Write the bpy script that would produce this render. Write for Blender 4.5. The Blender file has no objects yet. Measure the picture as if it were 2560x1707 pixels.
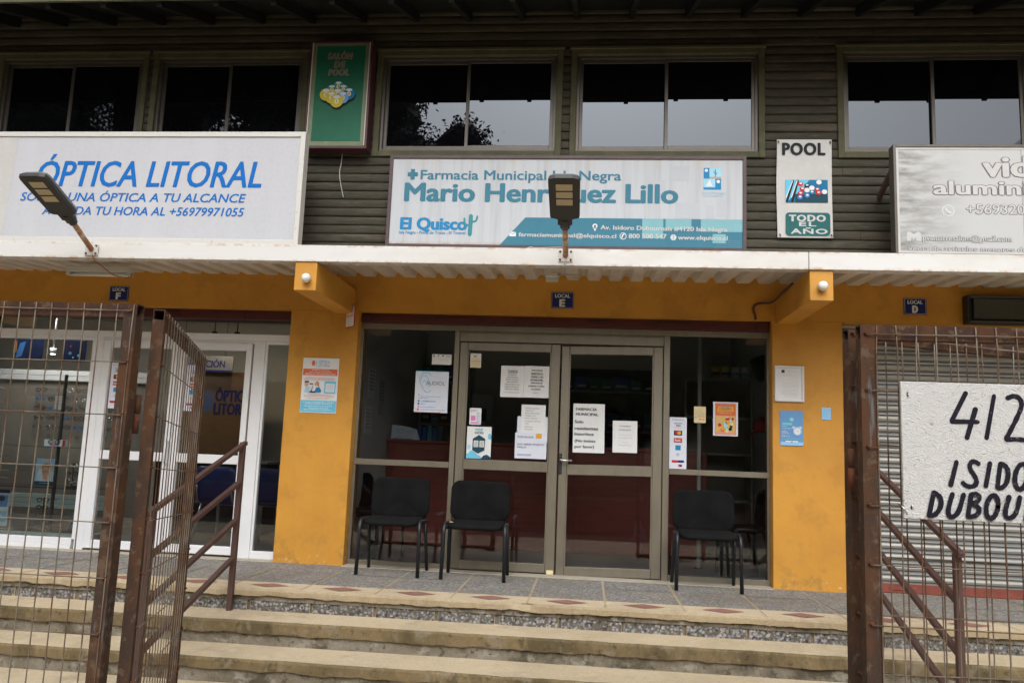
import bpy, bmesh, math, random
from mathutils import Vector, Matrix, noise as mnoise
rnd = random.Random(7)
D = bpy.data
scene = bpy.context.scene
COL = scene.collection

# ------------------------------------------------------------------ camera
YAW, PITCH, ROLL, FPX = 0.09785, 0.13585, 0.03889, 2021.18
EYE = Vector((0.0, -7.0, 1.0238))
fwd = Vector((-math.sin(YAW) * math.cos(PITCH), math.cos(YAW) * math.cos(PITCH), math.sin(PITCH)))
r0 = Vector((math.cos(YAW), math.sin(YAW), 0)); u0 = r0.cross(fwd)
rgt = math.cos(ROLL) * r0 + math.sin(ROLL) * u0
upv = -math.sin(ROLL) * r0 + math.cos(ROLL) * u0
cam = D.objects.new('camera', D.cameras.new('camera')); COL.objects.link(cam)
cam.matrix_world = Matrix(((rgt.x, upv.x, -fwd.x, EYE.x), (rgt.y, upv.y, -fwd.y, EYE.y), (rgt.z, upv.z, -fwd.z, EYE.z), (0, 0, 0, 1)))
cam.data.sensor_width = 36; cam.data.lens = FPX / 2560 * 36
cam.data.clip_start = 0.05; cam.data.clip_end = 2000
scene.camera = cam

# ------------------------------------------------------------------ sky and sun (bright overcast)
SUN_EL, SUN_AZ = math.radians(43), math.radians(179)     # azimuth clockwise from +y
world = D.worlds.new('World'); scene.world = world; world.use_nodes = True
wn, wl = world.node_tree.nodes, world.node_tree.links
bg = wn['Background']; bg.inputs['Strength'].default_value = 0.12
sky = wn.new('ShaderNodeTexSky'); sky.sky_type = 'NISHITA'; sky.sun_disc = False
sky.sun_elevation = SUN_EL; sky.sun_rotation = SUN_AZ
sky.air_density = 1.0; sky.dust_density = 6.0; sky.ozone_density = 1.0
hs = wn.new('ShaderNodeHueSaturation'); hs.inputs['Saturation'].default_value = 0.03
wl.new(sky.outputs[0], hs.inputs['Color']); wl.new(hs.outputs[0], bg.inputs['Color'])
sd = D.lights.new('sun', 'SUN'); sd.energy = 1.15; sd.angle = math.radians(64); sd.color = (0.99, 0.995, 1.0)
sun = D.objects.new('sun', sd); COL.objects.link(sun)
sdir = Vector((math.sin(SUN_AZ) * math.cos(SUN_EL), math.cos(SUN_AZ) * math.cos(SUN_EL), math.sin(SUN_EL)))
sun.rotation_euler = sdir.to_track_quat('Z', 'Y').to_euler(); sun.location = (0, -20, 30)
scene.view_settings.view_transform = 'Standard'; scene.view_settings.look = 'None'
scene.view_settings.exposure = 0.45; scene.view_settings.gamma = 1
scene.view_settings.use_curve_mapping = False
scene.render.engine = 'CYCLES'
cy = scene.cycles
cy.max_bounces = 10; cy.diffuse_bounces = 4; cy.glossy_bounces = 6; cy.transparent_max_bounces = 24; cy.transmission_bounces = 4
cy.use_denoising = True; cy.sample_clamp_indirect = 6

# ------------------------------------------------------------------ materials
def S(r, g, b):
    f = lambda c: (c / 255 / 12.92) if c / 255 <= 0.04045 else ((c / 255 + 0.055) / 1.055) ** 2.4
    return (f(r), f(g), f(b))
class MT:
    def __init__(s, name, c, rough=0.55, metal=0.0, spec=0.5):
        s.m = D.materials.new(name); s.m.use_nodes = True
        s.n, s.l = s.m.node_tree.nodes, s.m.node_tree.links
        s.b = s.n['Principled BSDF']
        s.b.inputs['Roughness'].default_value = rough; s.b.inputs['Metallic'].default_value = metal
        s.b.inputs['Specular IOR Level'].default_value = spec
        s.tc = s.n.new('ShaderNodeTexCoord').outputs['Object']
        rgb = s.n.new('ShaderNodeRGB'); rgb.outputs[0].default_value = (*c, 1); s.col = rgb.outputs[0]; s.h = None
    def mp(s, scale=(1, 1, 1), rot=(0, 0, 0), loc=(0, 0, 0), vec=None):
        m = s.n.new('ShaderNodeMapping'); s.l.new(vec or s.tc, m.inputs[0])
        m.inputs['Scale'].default_value = scale; m.inputs['Rotation'].default_value = rot; m.inputs['Location'].default_value = loc
        return m.outputs[0]
    def noise(s, scale=5, detail=5, rough=0.6, vec=None, dist=0.0):
        t = s.n.new('ShaderNodeTexNoise'); s.l.new(vec or s.tc, t.inputs['Vector'])
        t.inputs['Scale'].default_value = scale; t.inputs['Detail'].default_value = detail
        t.inputs['Roughness'].default_value = rough; t.inputs['Distortion'].default_value = dist
        return t.outputs['Fac']
    def voro(s, scale=40, feature='F1', vec=None, out='Distance'):
        t = s.n.new('ShaderNodeTexVoronoi'); t.feature = feature; s.l.new(vec or s.tc, t.inputs['Vector'])
        t.inputs['Scale'].default_value = scale
        return t.outputs[out]
    def xyz(s, i, vec=None):
        t = s.n.new('ShaderNodeSeparateXYZ'); s.l.new(vec or s.tc, t.inputs[0]); return t.outputs[i]
    def ramp(s, f, a, b, lo=0.0, hi=1.0):
        t = s.n.new('ShaderNodeMapRange'); s.l.new(f, t.inputs[0])
        for i, v in enumerate((a, b, lo, hi)): t.inputs[i + 1].default_value = v
        return t.outputs[0]
    def op(s, o, a, b=0.0):
        t = s.n.new('ShaderNodeMath'); t.operation = o
        for i, v in enumerate((a, b)):
            if isinstance(v, (int, float)): t.inputs[i].default_value = v
            else: s.l.new(v, t.inputs[i])
        return t.outputs[0]
    def mix(s, fac, c, mode='MIX'):
        t = s.n.new('ShaderNodeMix'); t.data_type = 'RGBA'; t.blend_type = mode
        if isinstance(fac, (int, float)): t.inputs[0].default_value = fac
        else: s.l.new(fac, t.inputs[0])
        s.l.new(s.col, t.inputs[6])
        if isinstance(c, tuple): t.inputs[7].default_value = (*c, 1)
        else: s.l.new(c, t.inputs[7])
        s.col = t.outputs[2]; return s
    def stain(s, c, scale=4, a=0.5, b=0.7, amt=1.0, vec=None, detail=5):
        return s.mix(s.ramp(s.noise(scale, detail, 0.65, vec), a, b, 0, amt), c)
    def rough(s, f, a, b, lo, hi):
        s.l.new(s.ramp(f, a, b, lo, hi), s.b.inputs['Roughness']); return s
    def bump(s, f, strength=0.3, dist=0.01):
        t = s.n.new('ShaderNodeBump'); t.inputs['Strength'].default_value = strength; t.inputs['Distance'].default_value = dist
        s.l.new(f, t.inputs['Height'])
        if s.h: s.l.new(s.h, t.inputs['Normal'])
        s.h = t.outputs[0]; return s
    def done(s):
        s.l.new(s.col, s.b.inputs['Base Color'])
        if s.h: s.l.new(s.h, s.b.inputs['Normal'])
        return s.m
def k(c, f): return tuple(min(1.0, x * f) for x in c)
def simple(name, c, rough=0.55, metal=0.0, var=0.12, vs=6, bump=0.0, bs=80, spec=0.5):
    t = MT(name, c, rough, metal, spec)
    if var: t.stain(k(c, 1 - var), vs, 0.35, 0.65); t.stain(k(c, 1 + var), vs * 2.7, 0.5, 0.75, 0.6)
    if bump: t.bump(t.noise(bs, 4), bump, 0.004)
    return t.done()
def emit(name, c, strength):
    t = MT(name, c, 0.5); t.b.inputs['Emission Color'].default_value = (*c, 1); t.b.inputs['Emission Strength'].default_value = strength
    return t.done()
def glass(name, tint, ior, wav=0.0):
    m = D.materials.new(name); m.use_nodes = True; n, l = m.node_tree.nodes, m.node_tree.links
    n.clear(); o = n.new('ShaderNodeOutputMaterial'); mx = n.new('ShaderNodeMixShader')
    tr = n.new('ShaderNodeBsdfTransparent'); tr.inputs[0].default_value = (*tint, 1)
    gl = n.new('ShaderNodeBsdfGlossy'); gl.inputs['Roughness'].default_value = 0.0; gl.inputs[0].default_value = (0.86, 0.91, 1.0, 1)
    fr = n.new('ShaderNodeFresnel'); fr.inputs[0].default_value = ior
    if wav:
        tc = n.new('ShaderNodeTexCoord'); nz = n.new('ShaderNodeTexNoise'); nz.inputs['Scale'].default_value = 1.6; nz.inputs['Detail'].default_value = 1
        b = n.new('ShaderNodeBump'); b.inputs['Strength'].default_value = wav; b.inputs['Distance'].default_value = 0.01
        l.new(tc.outputs['Object'], nz.inputs['Vector']); l.new(nz.outputs['Fac'], b.inputs['Height']); l.new(b.outputs[0], gl.inputs['Normal'])
    l.new(fr.outputs[0], mx.inputs[0]); l.new(tr.outputs[0], mx.inputs[1]); l.new(gl.outputs[0], mx.inputs[2]); l.new(mx.outputs[0], o.inputs[0])
    return m
M = {}
def build_materials():
    t = MT('yellow plaster', (0.58, 0.272, 0.030), 0.62)
    t.stain((0.46, 0.205, 0.024), 1.6, 0.4, 0.7, 0.7); t.stain((0.57, 0.29, 0.05), 5, 0.5, 0.75, 0.5)
    z = t.xyz(2); low = t.ramp(z, 0.0, 0.34, 1, 0)
    f = t.op('MULTIPLY', low, t.ramp(t.noise(7, 6, 0.7), 0.52, 0.62)); t.mix(t.op('MULTIPLY', f, 0.75), (0.30, 0.165, 0.045))
    f = t.op('MULTIPLY', t.ramp(z, 0.0, 0.12, 1, 0), t.ramp(t.noise(22, 4, 0.7), 0.60, 0.66)); t.mix(f, (0.62, 0.55, 0.44))
    st = t.noise(3.5, 4, 0.6, t.mp((9, 9, 0.5))); t.mix(t.ramp(st, 0.58, 0.75, 0, 0.3), (0.42, 0.19, 0.03))
    t.mix(t.ramp(t.noise(60, 3, 0.7), 0.7, 0.76, 0, 0.5), (0.33, 0.16, 0.03)); t.stain((0.42, 0.19, 0.025), 2.6, 0.52, 0.60, 0.5, t.mp(loc=(5, 1, 2)))
    crk = t.voro(1.5, 'DISTANCE_TO_EDGE', t.mp(loc=(1.3, 0, 2))); t.mix(t.op('MULTIPLY', t.ramp(crk, 0.001, 0.003, 0.2, 0), t.ramp(t.noise(2.2, 2), 0.5, 0.58)), (0.25, 0.12, 0.03))
    t.bump(t.noise(90, 4), 0.12, 0.004).bump(t.noise(6, 3), 0.25, 0.01); M['yellow'] = t.done()
    # stained log siding: every 0.081 m board gets its own tone
    t = MT('stained siding', (0.045, 0.036, 0.020), 0.75)
    zc = t.op('FLOOR', t.op('DIVIDE', t.op('SUBTRACT', t.xyz(2), 2.45), 0.081))
    cmb = t.n.new('ShaderNodeCombineXYZ'); t.l.new(zc, cmb.inputs[2]); t.l.new(t.op('MULTIPLY', t.xyz(0), 0.22), cmb.inputs[0])
    wn1 = t.n.new('ShaderNodeTexNoise'); wn1.inputs['Scale'].default_value = 3.1; t.l.new(cmb.outputs[0], wn1.inputs['Vector'])
    t.mix(t.ramp(wn1.outputs['Fac'], 0.4, 0.62), (0.026, 0.025, 0.012)); t.mix(t.ramp(wn1.outputs['Fac'], 0.52, 0.64), (0.076, 0.058, 0.036))
    g = t.noise(9, 6, 0.65, t.mp((0.8, 3, 14))); t.mix(t.ramp(g, 0.46, 0.62, 0, 0.75), (0.024, 0.021, 0.013)); g2 = t.noise(5, 5, 0.7, t.mp((1.1, 3, 20), loc=(2, 0, 7))); t.mix(t.ramp(g2, 0.54, 0.66, 0, 0.55), (0.125, 0.105, 0.075))
    t.stain((0.12, 0.10, 0.068), 3.5, 0.55, 0.75, 0.6, t.mp((0.6, 1, 3))); t.stain((0.03, 0.03, 0.02), 1.1, 0.5, 0.7, 0.6, t.mp((0.7, 1, 2), loc=(9, 0, 3)))
    kn = t.voro(2.3, vec=t.mp((1, 1, 2.0))); t.mix(t.ramp(kn, 0.06, 0.11, 0.95, 0), (0.02, 0.017, 0.012))
    t.bump(g, 0.3, 0.004); M['siding'] = t.done()
    t = MT('mossy trim', (0.088, 0.079, 0.038), 0.75)
    t.stain((0.055, 0.056, 0.025), 4, 0.4, 0.65); t.stain((0.14, 0.115, 0.06), 9, 0.55, 0.75, 0.7); t.bump(t.noise(60, 3), 0.2, 0.003); M['trim'] = t.done()
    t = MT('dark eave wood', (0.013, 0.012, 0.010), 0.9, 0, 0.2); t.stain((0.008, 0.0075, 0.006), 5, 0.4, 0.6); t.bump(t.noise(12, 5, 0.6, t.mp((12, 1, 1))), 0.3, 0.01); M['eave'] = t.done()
    t = MT('bronze aluminium', (0.235, 0.205, 0.155), 0.42, 0.55)
    t.stain((0.19, 0.165, 0.125), 3, 0.4, 0.65, 0.8, t.mp((3, 3, 1))); t.stain((0.30, 0.27, 0.22), 40, 0.66, 0.75, 0.5); M['bronze'] = t.done()
    M['grey_alu'] = simple('grey window aluminium', (0.115, 0.10, 0.085), 0.45, 0.5, 0.15, 5)
    M['pvc'] = simple('white pvc', (0.72, 0.72, 0.73), 0.35, 0, 0.05, 2)
    t = MT('white fascia', (0.66, 0.65, 0.63), 0.5)
    t.stain((0.56, 0.525, 0.475), 1.3, 0.45, 0.7, 0.8, t.mp((1, 1, 3)))
    t.mix(t.ramp(t.noise(38, 4, 0.7), 0.70, 0.755, 0, 0.9), (0.42, 0.23, 0.10))
    ed = t.op('MAXIMUM', t.ramp(t.xyz(2), 2.525, 2.545, 0, 1), t.ramp(t.xyz(2), 2.422, 2.44, 1, 0))
    t.mix(t.op('MULTIPLY', ed, t.ramp(t.noise(14, 5, 0.7), 0.5, 0.62, 0, 0.75)), (0.47, 0.27, 0.13)); M['fascia'] = t.done()
    t = MT('canopy sheet', (0.60, 0.555, 0.49), 0.5); t.stain((0.47, 0.42, 0.35), 2.5, 0.45, 0.65, 0.8, t.mp((4, 1, 1))); t.stain((0.36, 0.29, 0.21), 12, 0.62, 0.72, 0.6); M['sheet'] = t.done()
    def rust(name, base, c2, c3, rough=0.75):
        t = MT(name, base, 0.9, 0.0, 0.2)
        t.stain(c2, 7, 0.46, 0.56, 0.95, t.mp((1, 1, 0.45))); t.stain(c3, 24, 0.55, 0.63, 0.85); t.stain(c2, 55, 0.55, 0.62, 0.6)
        t.stain(k(base, 0.45), 3.1, 0.55, 0.72, 0.6, t.mp((1, 1, 0.4), loc=(3, 1, 5)))
        t.bump(t.noise(120, 5, 0.7), 0.35, 0.002); return t
    M['rust'] = rust('rusty tube', (0.052, 0.028, 0.021), (0.090, 0.040, 0.021), (0.13, 0.078, 0.046)).done()
    t = rust('rusty post', (0.054, 0.034, 0.025), (0.090, 0.042, 0.022), (0.125, 0.083, 0.054))
    bl = t.ramp(t.noise(4.5, 5, 0.7, t.mp((8, 1, 0.6), loc=(0, 2, 7))), 0.58, 0.66); t.mix(t.op('MULTIPLY', bl, 0.7), (0.15, 0.165, 0.175)); M['rustpost'] = t.done()
    t = MT('mesh wire', (0.20, 0.165, 0.125), 0.7, 0.2); t.stain((0.13, 0.07, 0.04), 3.3, 0.44, 0.56, 1.0); t.stain((0.36, 0.32, 0.26), 11, 0.55, 0.7, 0.6); t.bump(t.noise(300, 2), 0.4, 0.001); M['wire'] = t.done()
    t = rust('hinge rust', (0.14, 0.045, 0.018), (0.085, 0.033, 0.02), (0.19, 0.075, 0.03)); M['hinge'] = t.done()
    t = MT('handrail paint', (0.075, 0.038, 0.031), 0.55); t.stain((0.10, 0.054, 0.042), 6, 0.5, 0.7, 0.7); t.stain((0.06, 0.04, 0.035), 13, 0.6, 0.72, 0.6); M['rail'] = t.done()
    t = MT('red beam paint', (0.085, 0.017, 0.017), 0.5); t.stain((0.035, 0.012, 0.012), 5, 0.5, 0.65, 0.9, t.mp((1, 1, 3))); t.stain((0.14, 0.04, 0.035), 17, 0.62, 0.75, 0.6); M['redbeam'] = t.done()
    M['redbar'] = simple('red shutter bar', (0.23, 0.055, 0.035), 0.6, 0, 0.3, 8)
    t = MT('galvanised shutter', (0.29, 0.285, 0.27), 0.42, 0.35); t.stain((0.36, 0.34, 0.29), 3, 0.42, 0.66, 0.9, t.mp((0.5, 1, 4))); t.stain((0.27, 0.22, 0.16), 9, 0.62, 0.74, 0.5, t.mp((0.4, 1, 3))); M['shutter'] = t.done()
    # paving
    t = MT('pebble terrazzo', (0.215, 0.19, 0.16), 0.9, 0, 0.12)
    v = t.voro(48, out='Color'); t.mix(0.6, v, 'OVERLAY'); hs_ = t.n.new('ShaderNodeHueSaturation'); hs_.inputs['Saturation'].default_value = 0.4; hs_.inputs['Value'].default_value = 1.0
    t.l.new(t.col, hs_.inputs['Color']); t.col = hs_.outputs[0]
    t.stain((0.29, 0.255, 0.21), 2.2, 0.45, 0.65, 0.6); t.stain((0.15, 0.13, 0.105), 1.3, 0.5, 0.65, 0.5); t.mix(t.ramp(t.voro(48), 0.42, 0.62, 0, 0.6), (0.16, 0.14, 0.115)); t.mix(t.ramp(t.noise(55, 2), 0.63, 0.67, 0, 0.9), (0.46, 0.42, 0.37)); t.mix(t.ramp(t.noise(48, 2, 0.5, t.mp(loc=(7, 3, 1))), 0.62, 0.66, 0, 0.8), (0.06, 0.055, 0.055)); t.bump(t.voro(85), 0.35, 0.003); M['pebble'] = t.done()
    t = MT('pebble riser', (0.185, 0.165, 0.145), 0.9, 0, 0.2)
    v = t.voro(46, out='Color'); t.mix(1.0, v, 'OVERLAY'); hs_ = t.n.new('ShaderNodeHueSaturation'); hs_.inputs['Saturation'].default_value = 0.12
    t.l.new(t.col, hs_.inputs['Color']); t.col = hs_.outputs[0]
    t.mix(t.ramp(t.voro(46), 0.38, 0.6, 0, 0.85), (0.10, 0.085, 0.065)); t.mix(t.ramp(t.noise(40, 2), 0.63, 0.67, 0, 0.9), (0.42, 0.38, 0.31)); t.mix(t.ramp(t.noise(37, 2, 0.5, t.mp(loc=(7, 3, 1))), 0.60, 0.64, 0, 0.85), (0.035, 0.035, 0.04)); t.bump(t.voro(46), 0.9, 0.006); M['pebriser'] = t.done()
    def conc(name, base, c2, c3):
        t = MT(name, base, 0.92, 0, 0.15); t.stain(c2, 2.3, 0.45, 0.6, 0.85); t.stain(c3, 9, 0.55, 0.66, 0.6); t.stain(k(base, 0.62), 5.1, 0.57, 0.68, 0.5, t.mp(loc=(11, 2, 3)))
        t.mix(t.ramp(t.noise(75, 3, 0.85), 0.52, 0.68, 0, 0.5), k(base, 0.5)); t.mix(t.ramp(t.noise(85, 3, 0.85, t.mp(loc=(5, 5, 5))), 0.55, 0.7, 0, 0.5), k(base, 1.5))
        t.bump(t.noise(150, 4, 0.7), 0.4, 0.003); return t
    M['beige'] = conc('beige step top', (0.53, 0.43, 0.295), (0.44, 0.355, 0.24), (0.60, 0.50, 0.36)).done()
    t = conc('mossy step nosing', (0.20, 0.148, 0.08), (0.145, 0.11, 0.058), (0.27, 0.21, 0.125))
    t.stain((0.075, 0.060, 0.033), 3.5, 0.48, 0.60, 0.65, t.mp((1, 1, 0.45))); t.stain((0.24, 0.20, 0.14), 5.5, 0.55, 0.63, 0.7, t.mp((1, 1, 0.8), loc=(4, 4, 4))); t.stain((0.05, 0.043, 0.026), 16, 0.56, 0.64, 0.6); t.stain((0.30, 0.19, 0.08), 12, 0.6, 0.72, 0.6); M['nosing'] = t.done()
    t = conc('worn grout concrete', (0.235, 0.205, 0.16), (0.155, 0.13, 0.09), (0.29, 0.262, 0.22))
    t.stain((0.075, 0.065, 0.042), 3.2, 0.5, 0.6, 0.85); t.stain((0.33, 0.30, 0.25), 6.5, 0.56, 0.62, 0.7, t.mp((1, 1, 1.5), loc=(3, 0, 2))); t.stain((0.05, 0.045, 0.03), 19, 0.57, 0.64, 0.7); t.bump(t.noise(14, 5, 0.7), 0.7, 0.02); M['grout'] = t.done()
    M['mortar'] = conc('tile mortar', (0.40, 0.32, 0.205), (0.31, 0.24, 0.15), (0.47, 0.385, 0.265)).done()
    t = conc('dark riser course', (0.20, 0.172, 0.135), (0.10, 0.088, 0.065), (0.22, 0.20, 0.165)); M['darkcon'] = t.done()
    M['diamond'] = conc('red diamond tile', (0.29, 0.145, 0.12), (0.25, 0.12, 0.10), (0.34, 0.19, 0.155)).done()
    M['threshold'] = simple('threshold tile', (0.40, 0.35, 0.27), 0.6, 0, 0.15, 6)
    M['asphalt'] = simple('asphalt', (0.05, 0.05, 0.052), 0.85, 0, 0.2, 3)
    M['sidewalk'] = simple('pinkish sidewalk', (0.25, 0.19, 0.165), 0.85, 0, 0.15, 2)
    M['soil'] = simple('dry soil', (0.27, 0.23, 0.17), 0.9, 0, 0.25, 0.6)
    # signs
    t = MT('sign vinyl grey', (0.49, 0.49, 0.515), 0.6, 0, 0.2); t.stain((0.445, 0.443, 0.465), 30, 0.45, 0.65, 0.6, detail=6); t.stain((0.525, 0.523, 0.545), 1.2, 0.4, 0.7, 0.7, t.mp((3, 1, 0.5))); M['vinyl'] = t.done()
    t = MT('sign vinyl white', (0.50, 0.515, 0.54), 0.6, 0, 0.2); t.stain((0.41, 0.415, 0.43), 2, 0.45, 0.7, 0.8, t.mp((8, 1, 0.4)))
    e = t.op('MULTIPLY', t.op('MULTIPLY', t.ramp(t.xyz(2), 0.06, 0.006, 0, 1), t.ramp(t.xyz(0), 0.6, -0.4, 0, 1)), t.ramp(t.noise(11, 5, 0.7, t.mp((2, 1, 1))), 0.36, 0.50)); t.mix(e, (0.50, 0.20, 0.025))
    e = t.op('MULTIPLY', t.ramp(t.xyz(2), 0.70, 0.79, 0, 0.5), t.ramp(t.noise(6, 4, 0.7, t.mp((6, 1, 0.3))), 0.52, 0.7)); t.mix(e, (0.56, 0.44, 0.26)); M['vinylw'] = t.done()
    t = MT('rusty white frame', (0.58, 0.56, 0.52), 0.55); t.mix(t.ramp(t.noise(26, 5, 0.75), 0.6, 0.72, 0, 0.85), (0.44, 0.25, 0.11)); M['rwhite'] = t.done()
    t = MT('rust speckled pipe', (0.56, 0.50, 0.43), 0.6); t.mix(t.ramp(t.noise(13, 6, 0.75), 0.42, 0.56), (0.36, 0.15, 0.045)); t.stain((0.2, 0.08, 0.03), 30, 0.58, 0.7, 0.7); M['rpipe'] = t.done()
    M['brownframe'] = simple('brown sign frame', (0.085, 0.05, 0.05), 0.55, 0, 0.3, 8)
    M['maroon'] = simple('maroon box frame', (0.075, 0.022, 0.026), 0.5, 0, 0.25, 6)
    t = MT('faded green acrylic', (0.009, 0.10, 0.053), 0.5, 0, 0.25); t.stain((0.014, 0.135, 0.075), 2.2, 0.4, 0.7, 0.8); M['green'] = t.done()
    M['green_edge'] = simple('green border', (0.17, 0.20, 0.11), 0.5, 0, 0.2, 6)
    for nm, c in dict(blue=(0.010, 0.14, 0.46), teal=(0.06, 0.195, 0.27), tealb=(0.07, 0.30, 0.37), quisco=(0.03, 0.23, 0.46), cactus=(0.06, 0.25, 0.28), white=(0.74, 0.74, 0.74), paper=(0.74, 0.745, 0.75),
                      paperb=(0.66, 0.69, 0.78), ink=(0.025, 0.025, 0.03), inkgrey=(0.18, 0.18, 0.19), navy=(0.022, 0.028, 0.13), lilac=(0.50, 0.22, 0.40), red=(0.52, 0.035, 0.035), orange=(0.66, 0.16, 0.06), amber=(0.72, 0.36, 0.05),
                      cream=(0.72, 0.60, 0.36), sky=(0.16, 0.52, 0.72), skyl=(0.36, 0.62, 0.74), petrol=(0.02, 0.07, 0.10), pink=(0.70, 0.22, 0.50), royal=(0.06, 0.20, 0.50), mid=(0.15, 0.33, 0.60), lightblue=(0.30, 0.55, 0.82),
                      turq=(0.20, 0.58, 0.68), yball=(0.52, 0.45, 0.06), bball=(0.02, 0.17, 0.33), dgreen=(0.03, 0.13, 0.13), bluegreen=(0.05, 0.25, 0.22), salmon=(0.68, 0.30, 0.22), skin=(0.62, 0.36, 0.26), hair=(0.42, 0.22, 0.10),
                      fblue=(0.015, 0.025, 0.08), faint=(0.40, 0.55, 0.68), sand=(0.45, 0.36, 0.28), ltgrey=(0.50, 0.50, 0.50), tint=(0.60, 0.63, 0.67), outline=(0.16, 0.15, 0.17), tealfade=(0.22, 0.43, 0.47), gold=(0.62, 0.42, 0.16)).items():
        M[nm] = simple('print ' + nm, c, 0.6, 0, 0.06, 9, 0, 80, 0.12)
    t = MT('brushed silver print', (0.47, 0.465, 0.455), 0.5)
    gx = t.ramp(t.xyz(0), -0.95, -0.45, 1, 0); sm = t.noise(3.2, 6, 0.6, t.mp((1.2, 1, 5), rot=(0, 0.25, 0))); t.mix(t.op('MULTIPLY', t.op('POWER', gx, 1.4), t.ramp(sm, 0.36, 0.62)), (0.20, 0.19, 0.175))
    cr = t.xyz(0, t.mp(loc=(0, 0, 0))); wv = t.op('ADD', cr, t.op('MULTIPLY', t.op('SUBTRACT', t.noise(2, 2), 0.5), 0.06)); t.mix(t.ramp(t.op('ABSOLUTE', t.op('ADD', wv, 0.085)), 0.002, 0.008, 0.6, 0), (0.2, 0.2, 0.2)); M['silver'] = t.done()
    t = MT('painted strand board', (0.57, 0.56, 0.55), 0.75, 0, 0.2)
    hs_ = []
    for i, a in enumerate((0.25, 0.95, 1.6, 2.2, 2.8, -0.35)):
        v = t.mp((42, 1, 260), vec=t.mp(rot=(0, a, 0), loc=(i * 3.1, 0, i))); hs_.append(t.noise(1.0, 1, 0.5, v))
    hm = hs_[0]
    for h_ in hs_[1:]: hm = t.op('MAXIMUM', hm, h_)
    t.stain((0.58, 0.57, 0.56), 8, 0.45, 0.7, 0.6); t.mix(t.ramp(hm, 0.715, 0.765, 0, 0.8), (0.24, 0.20, 0.16)); t.stain((0.33, 0.25, 0.17), 30, 0.68, 0.73, 0.8); t.bump(hm, 1.0, 0.006); M['osb'] = t.done()
    t = MT('marker paint', (0.012, 0.010, 0.018), 0.6, 0, 0.15); t.mix(t.ramp(t.noise(70, 4, 0.8), 0.60, 0.70, 0, 0.75), (0.24, 0.22, 0.23)); M['marker'] = t.done()
    # lamps, chairs etc
    M['lampgrey'] = simple('lamp housing', (0.045, 0.043, 0.042), 0.55, 0.1, 0.1, 6)
    M['lamptop'] = simple('lamp top shell', (0.20, 0.205, 0.21), 0.5, 0.2, 0.1, 6)
    t = MT('led panel', (0.50, 0.42, 0.27), 0.4); t.mix(t.ramp(t.voro(90, vec=t.mp((1, 1, 1))), 0.2, 0.3, 0.5, 0), (0.62, 0.55, 0.36)); M['led'] = t.done()
    M['globe'] = simple('white globe glass', (0.78, 0.78, 0.76), 0.35, 0, 0.06, 30)
    t = MT('black chair fabric', (0.0055, 0.0055, 0.006), 0.95, 0, 0.15); t.stain((0.010, 0.010, 0.011), 5, 0.4, 0.7); t.bump(t.noise(420, 2), 0.5, 0.001); M['fabric'] = t.done()
    t = MT('black tube', (0.010, 0.011, 0.014), 0.42, 0.0); t.stain((0.12, 0.11, 0.12), 14, 0.67, 0.73, 0.7, t.mp((1, 1, 0.35))); M['tube'] = t.done()
    M['foam'] = simple('yellow foam', (0.60, 0.38, 0.12), 0.9, 0, 0.1, 20)
    M['plastic'] = simple('black plastic', (0.018, 0.018, 0.02), 0.45, 0, 0.1, 6)
    M['chrome'] = simple('chrome', (0.65, 0.65, 0.66), 0.18, 1.0, 0.05, 6)
    t = MT('led matrix', (0.045, 0.047, 0.036), 0.4); v = t.voro(170, vec=t.mp((1, 1, 1))); t.mix(t.ramp(v, 0.3, 0.45, 0.8, 0), (0.11, 0.11, 0.085)); M['matrix'] = t.done()
    M['cable'] = simple('black cable', (0.02, 0.02, 0.022), 0.5, 0, 0); M['cablew'] = simple('pale cable', (0.42, 0.40, 0.36), 0.5, 0, 0)
    M['cableo'] = simple('rust orange cable', (0.42, 0.14, 0.055), 0.5, 0, 0.1, 9); M['boxgrey'] = simple('pale junction box', (0.58, 0.56, 0.52), 0.5, 0, 0.1, 9)
    M['tubeglass'] = simple('fluorescent tube', (0.72, 0.72, 0.70), 0.3, 0, 0.03, 9)
    # interiors
    M['wallin'] = simple('interior wall', (0.62, 0.61, 0.58), 0.8, 0, 0.05, 1.5); M['floorin'] = simple('interior floor', (0.22, 0.19, 0.16), 0.35, 0, 0.1, 3)
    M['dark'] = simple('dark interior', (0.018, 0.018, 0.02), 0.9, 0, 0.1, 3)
    t = MT('red counter wood', (0.26, 0.045, 0.028), 0.45); g = t.noise(3, 5, 0.6, t.mp((1, 1, 9))); t.mix(t.ramp(g, 0.4, 0.7), (0.17, 0.03, 0.02)); M['counter'] = t.done()
    M['shelf'] = simple('shelf board', (0.38, 0.36, 0.32), 0.6, 0, 0.1, 4)
    for nm, c in dict(bxb=(0.05, 0.10, 0.36), bxg=(0.03, 0.19, 0.16), bxw=(0.70, 0.70, 0.67), bxr=(0.45, 0.05, 0.04), bxy=(0.72, 0.55, 0.08), bxk=(0.05, 0.05, 0.06), bxt=(0.14, 0.40, 0.50)).items(): M[nm] = simple('carton ' + nm, c, 0.55, 0, 0.1, 7)
    t = MT('warm veneer', (0.17, 0.095, 0.047), 0.3); t.stain((0.13, 0.075, 0.037), 3, 0.4, 0.7, 0.7, t.mp((1, 1, 5))); M['veneer'] = t.done()
    M['bluemesh'] = simple('blue plastic', (0.008, 0.014, 0.095), 0.45, 0, 0.1, 7); M['greyleg'] = simple('grey leg', (0.35, 0.35, 0.36), 0.35, 0.6, 0.05, 7)
    M['cap'] = simple('red cap cloth', (0.36, 0.025, 0.03), 0.85, 0, 0.1, 7)
    M['bulb'] = emit('lit led bulb', (1.0, 0.97, 0.9), 22.0)
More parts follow.
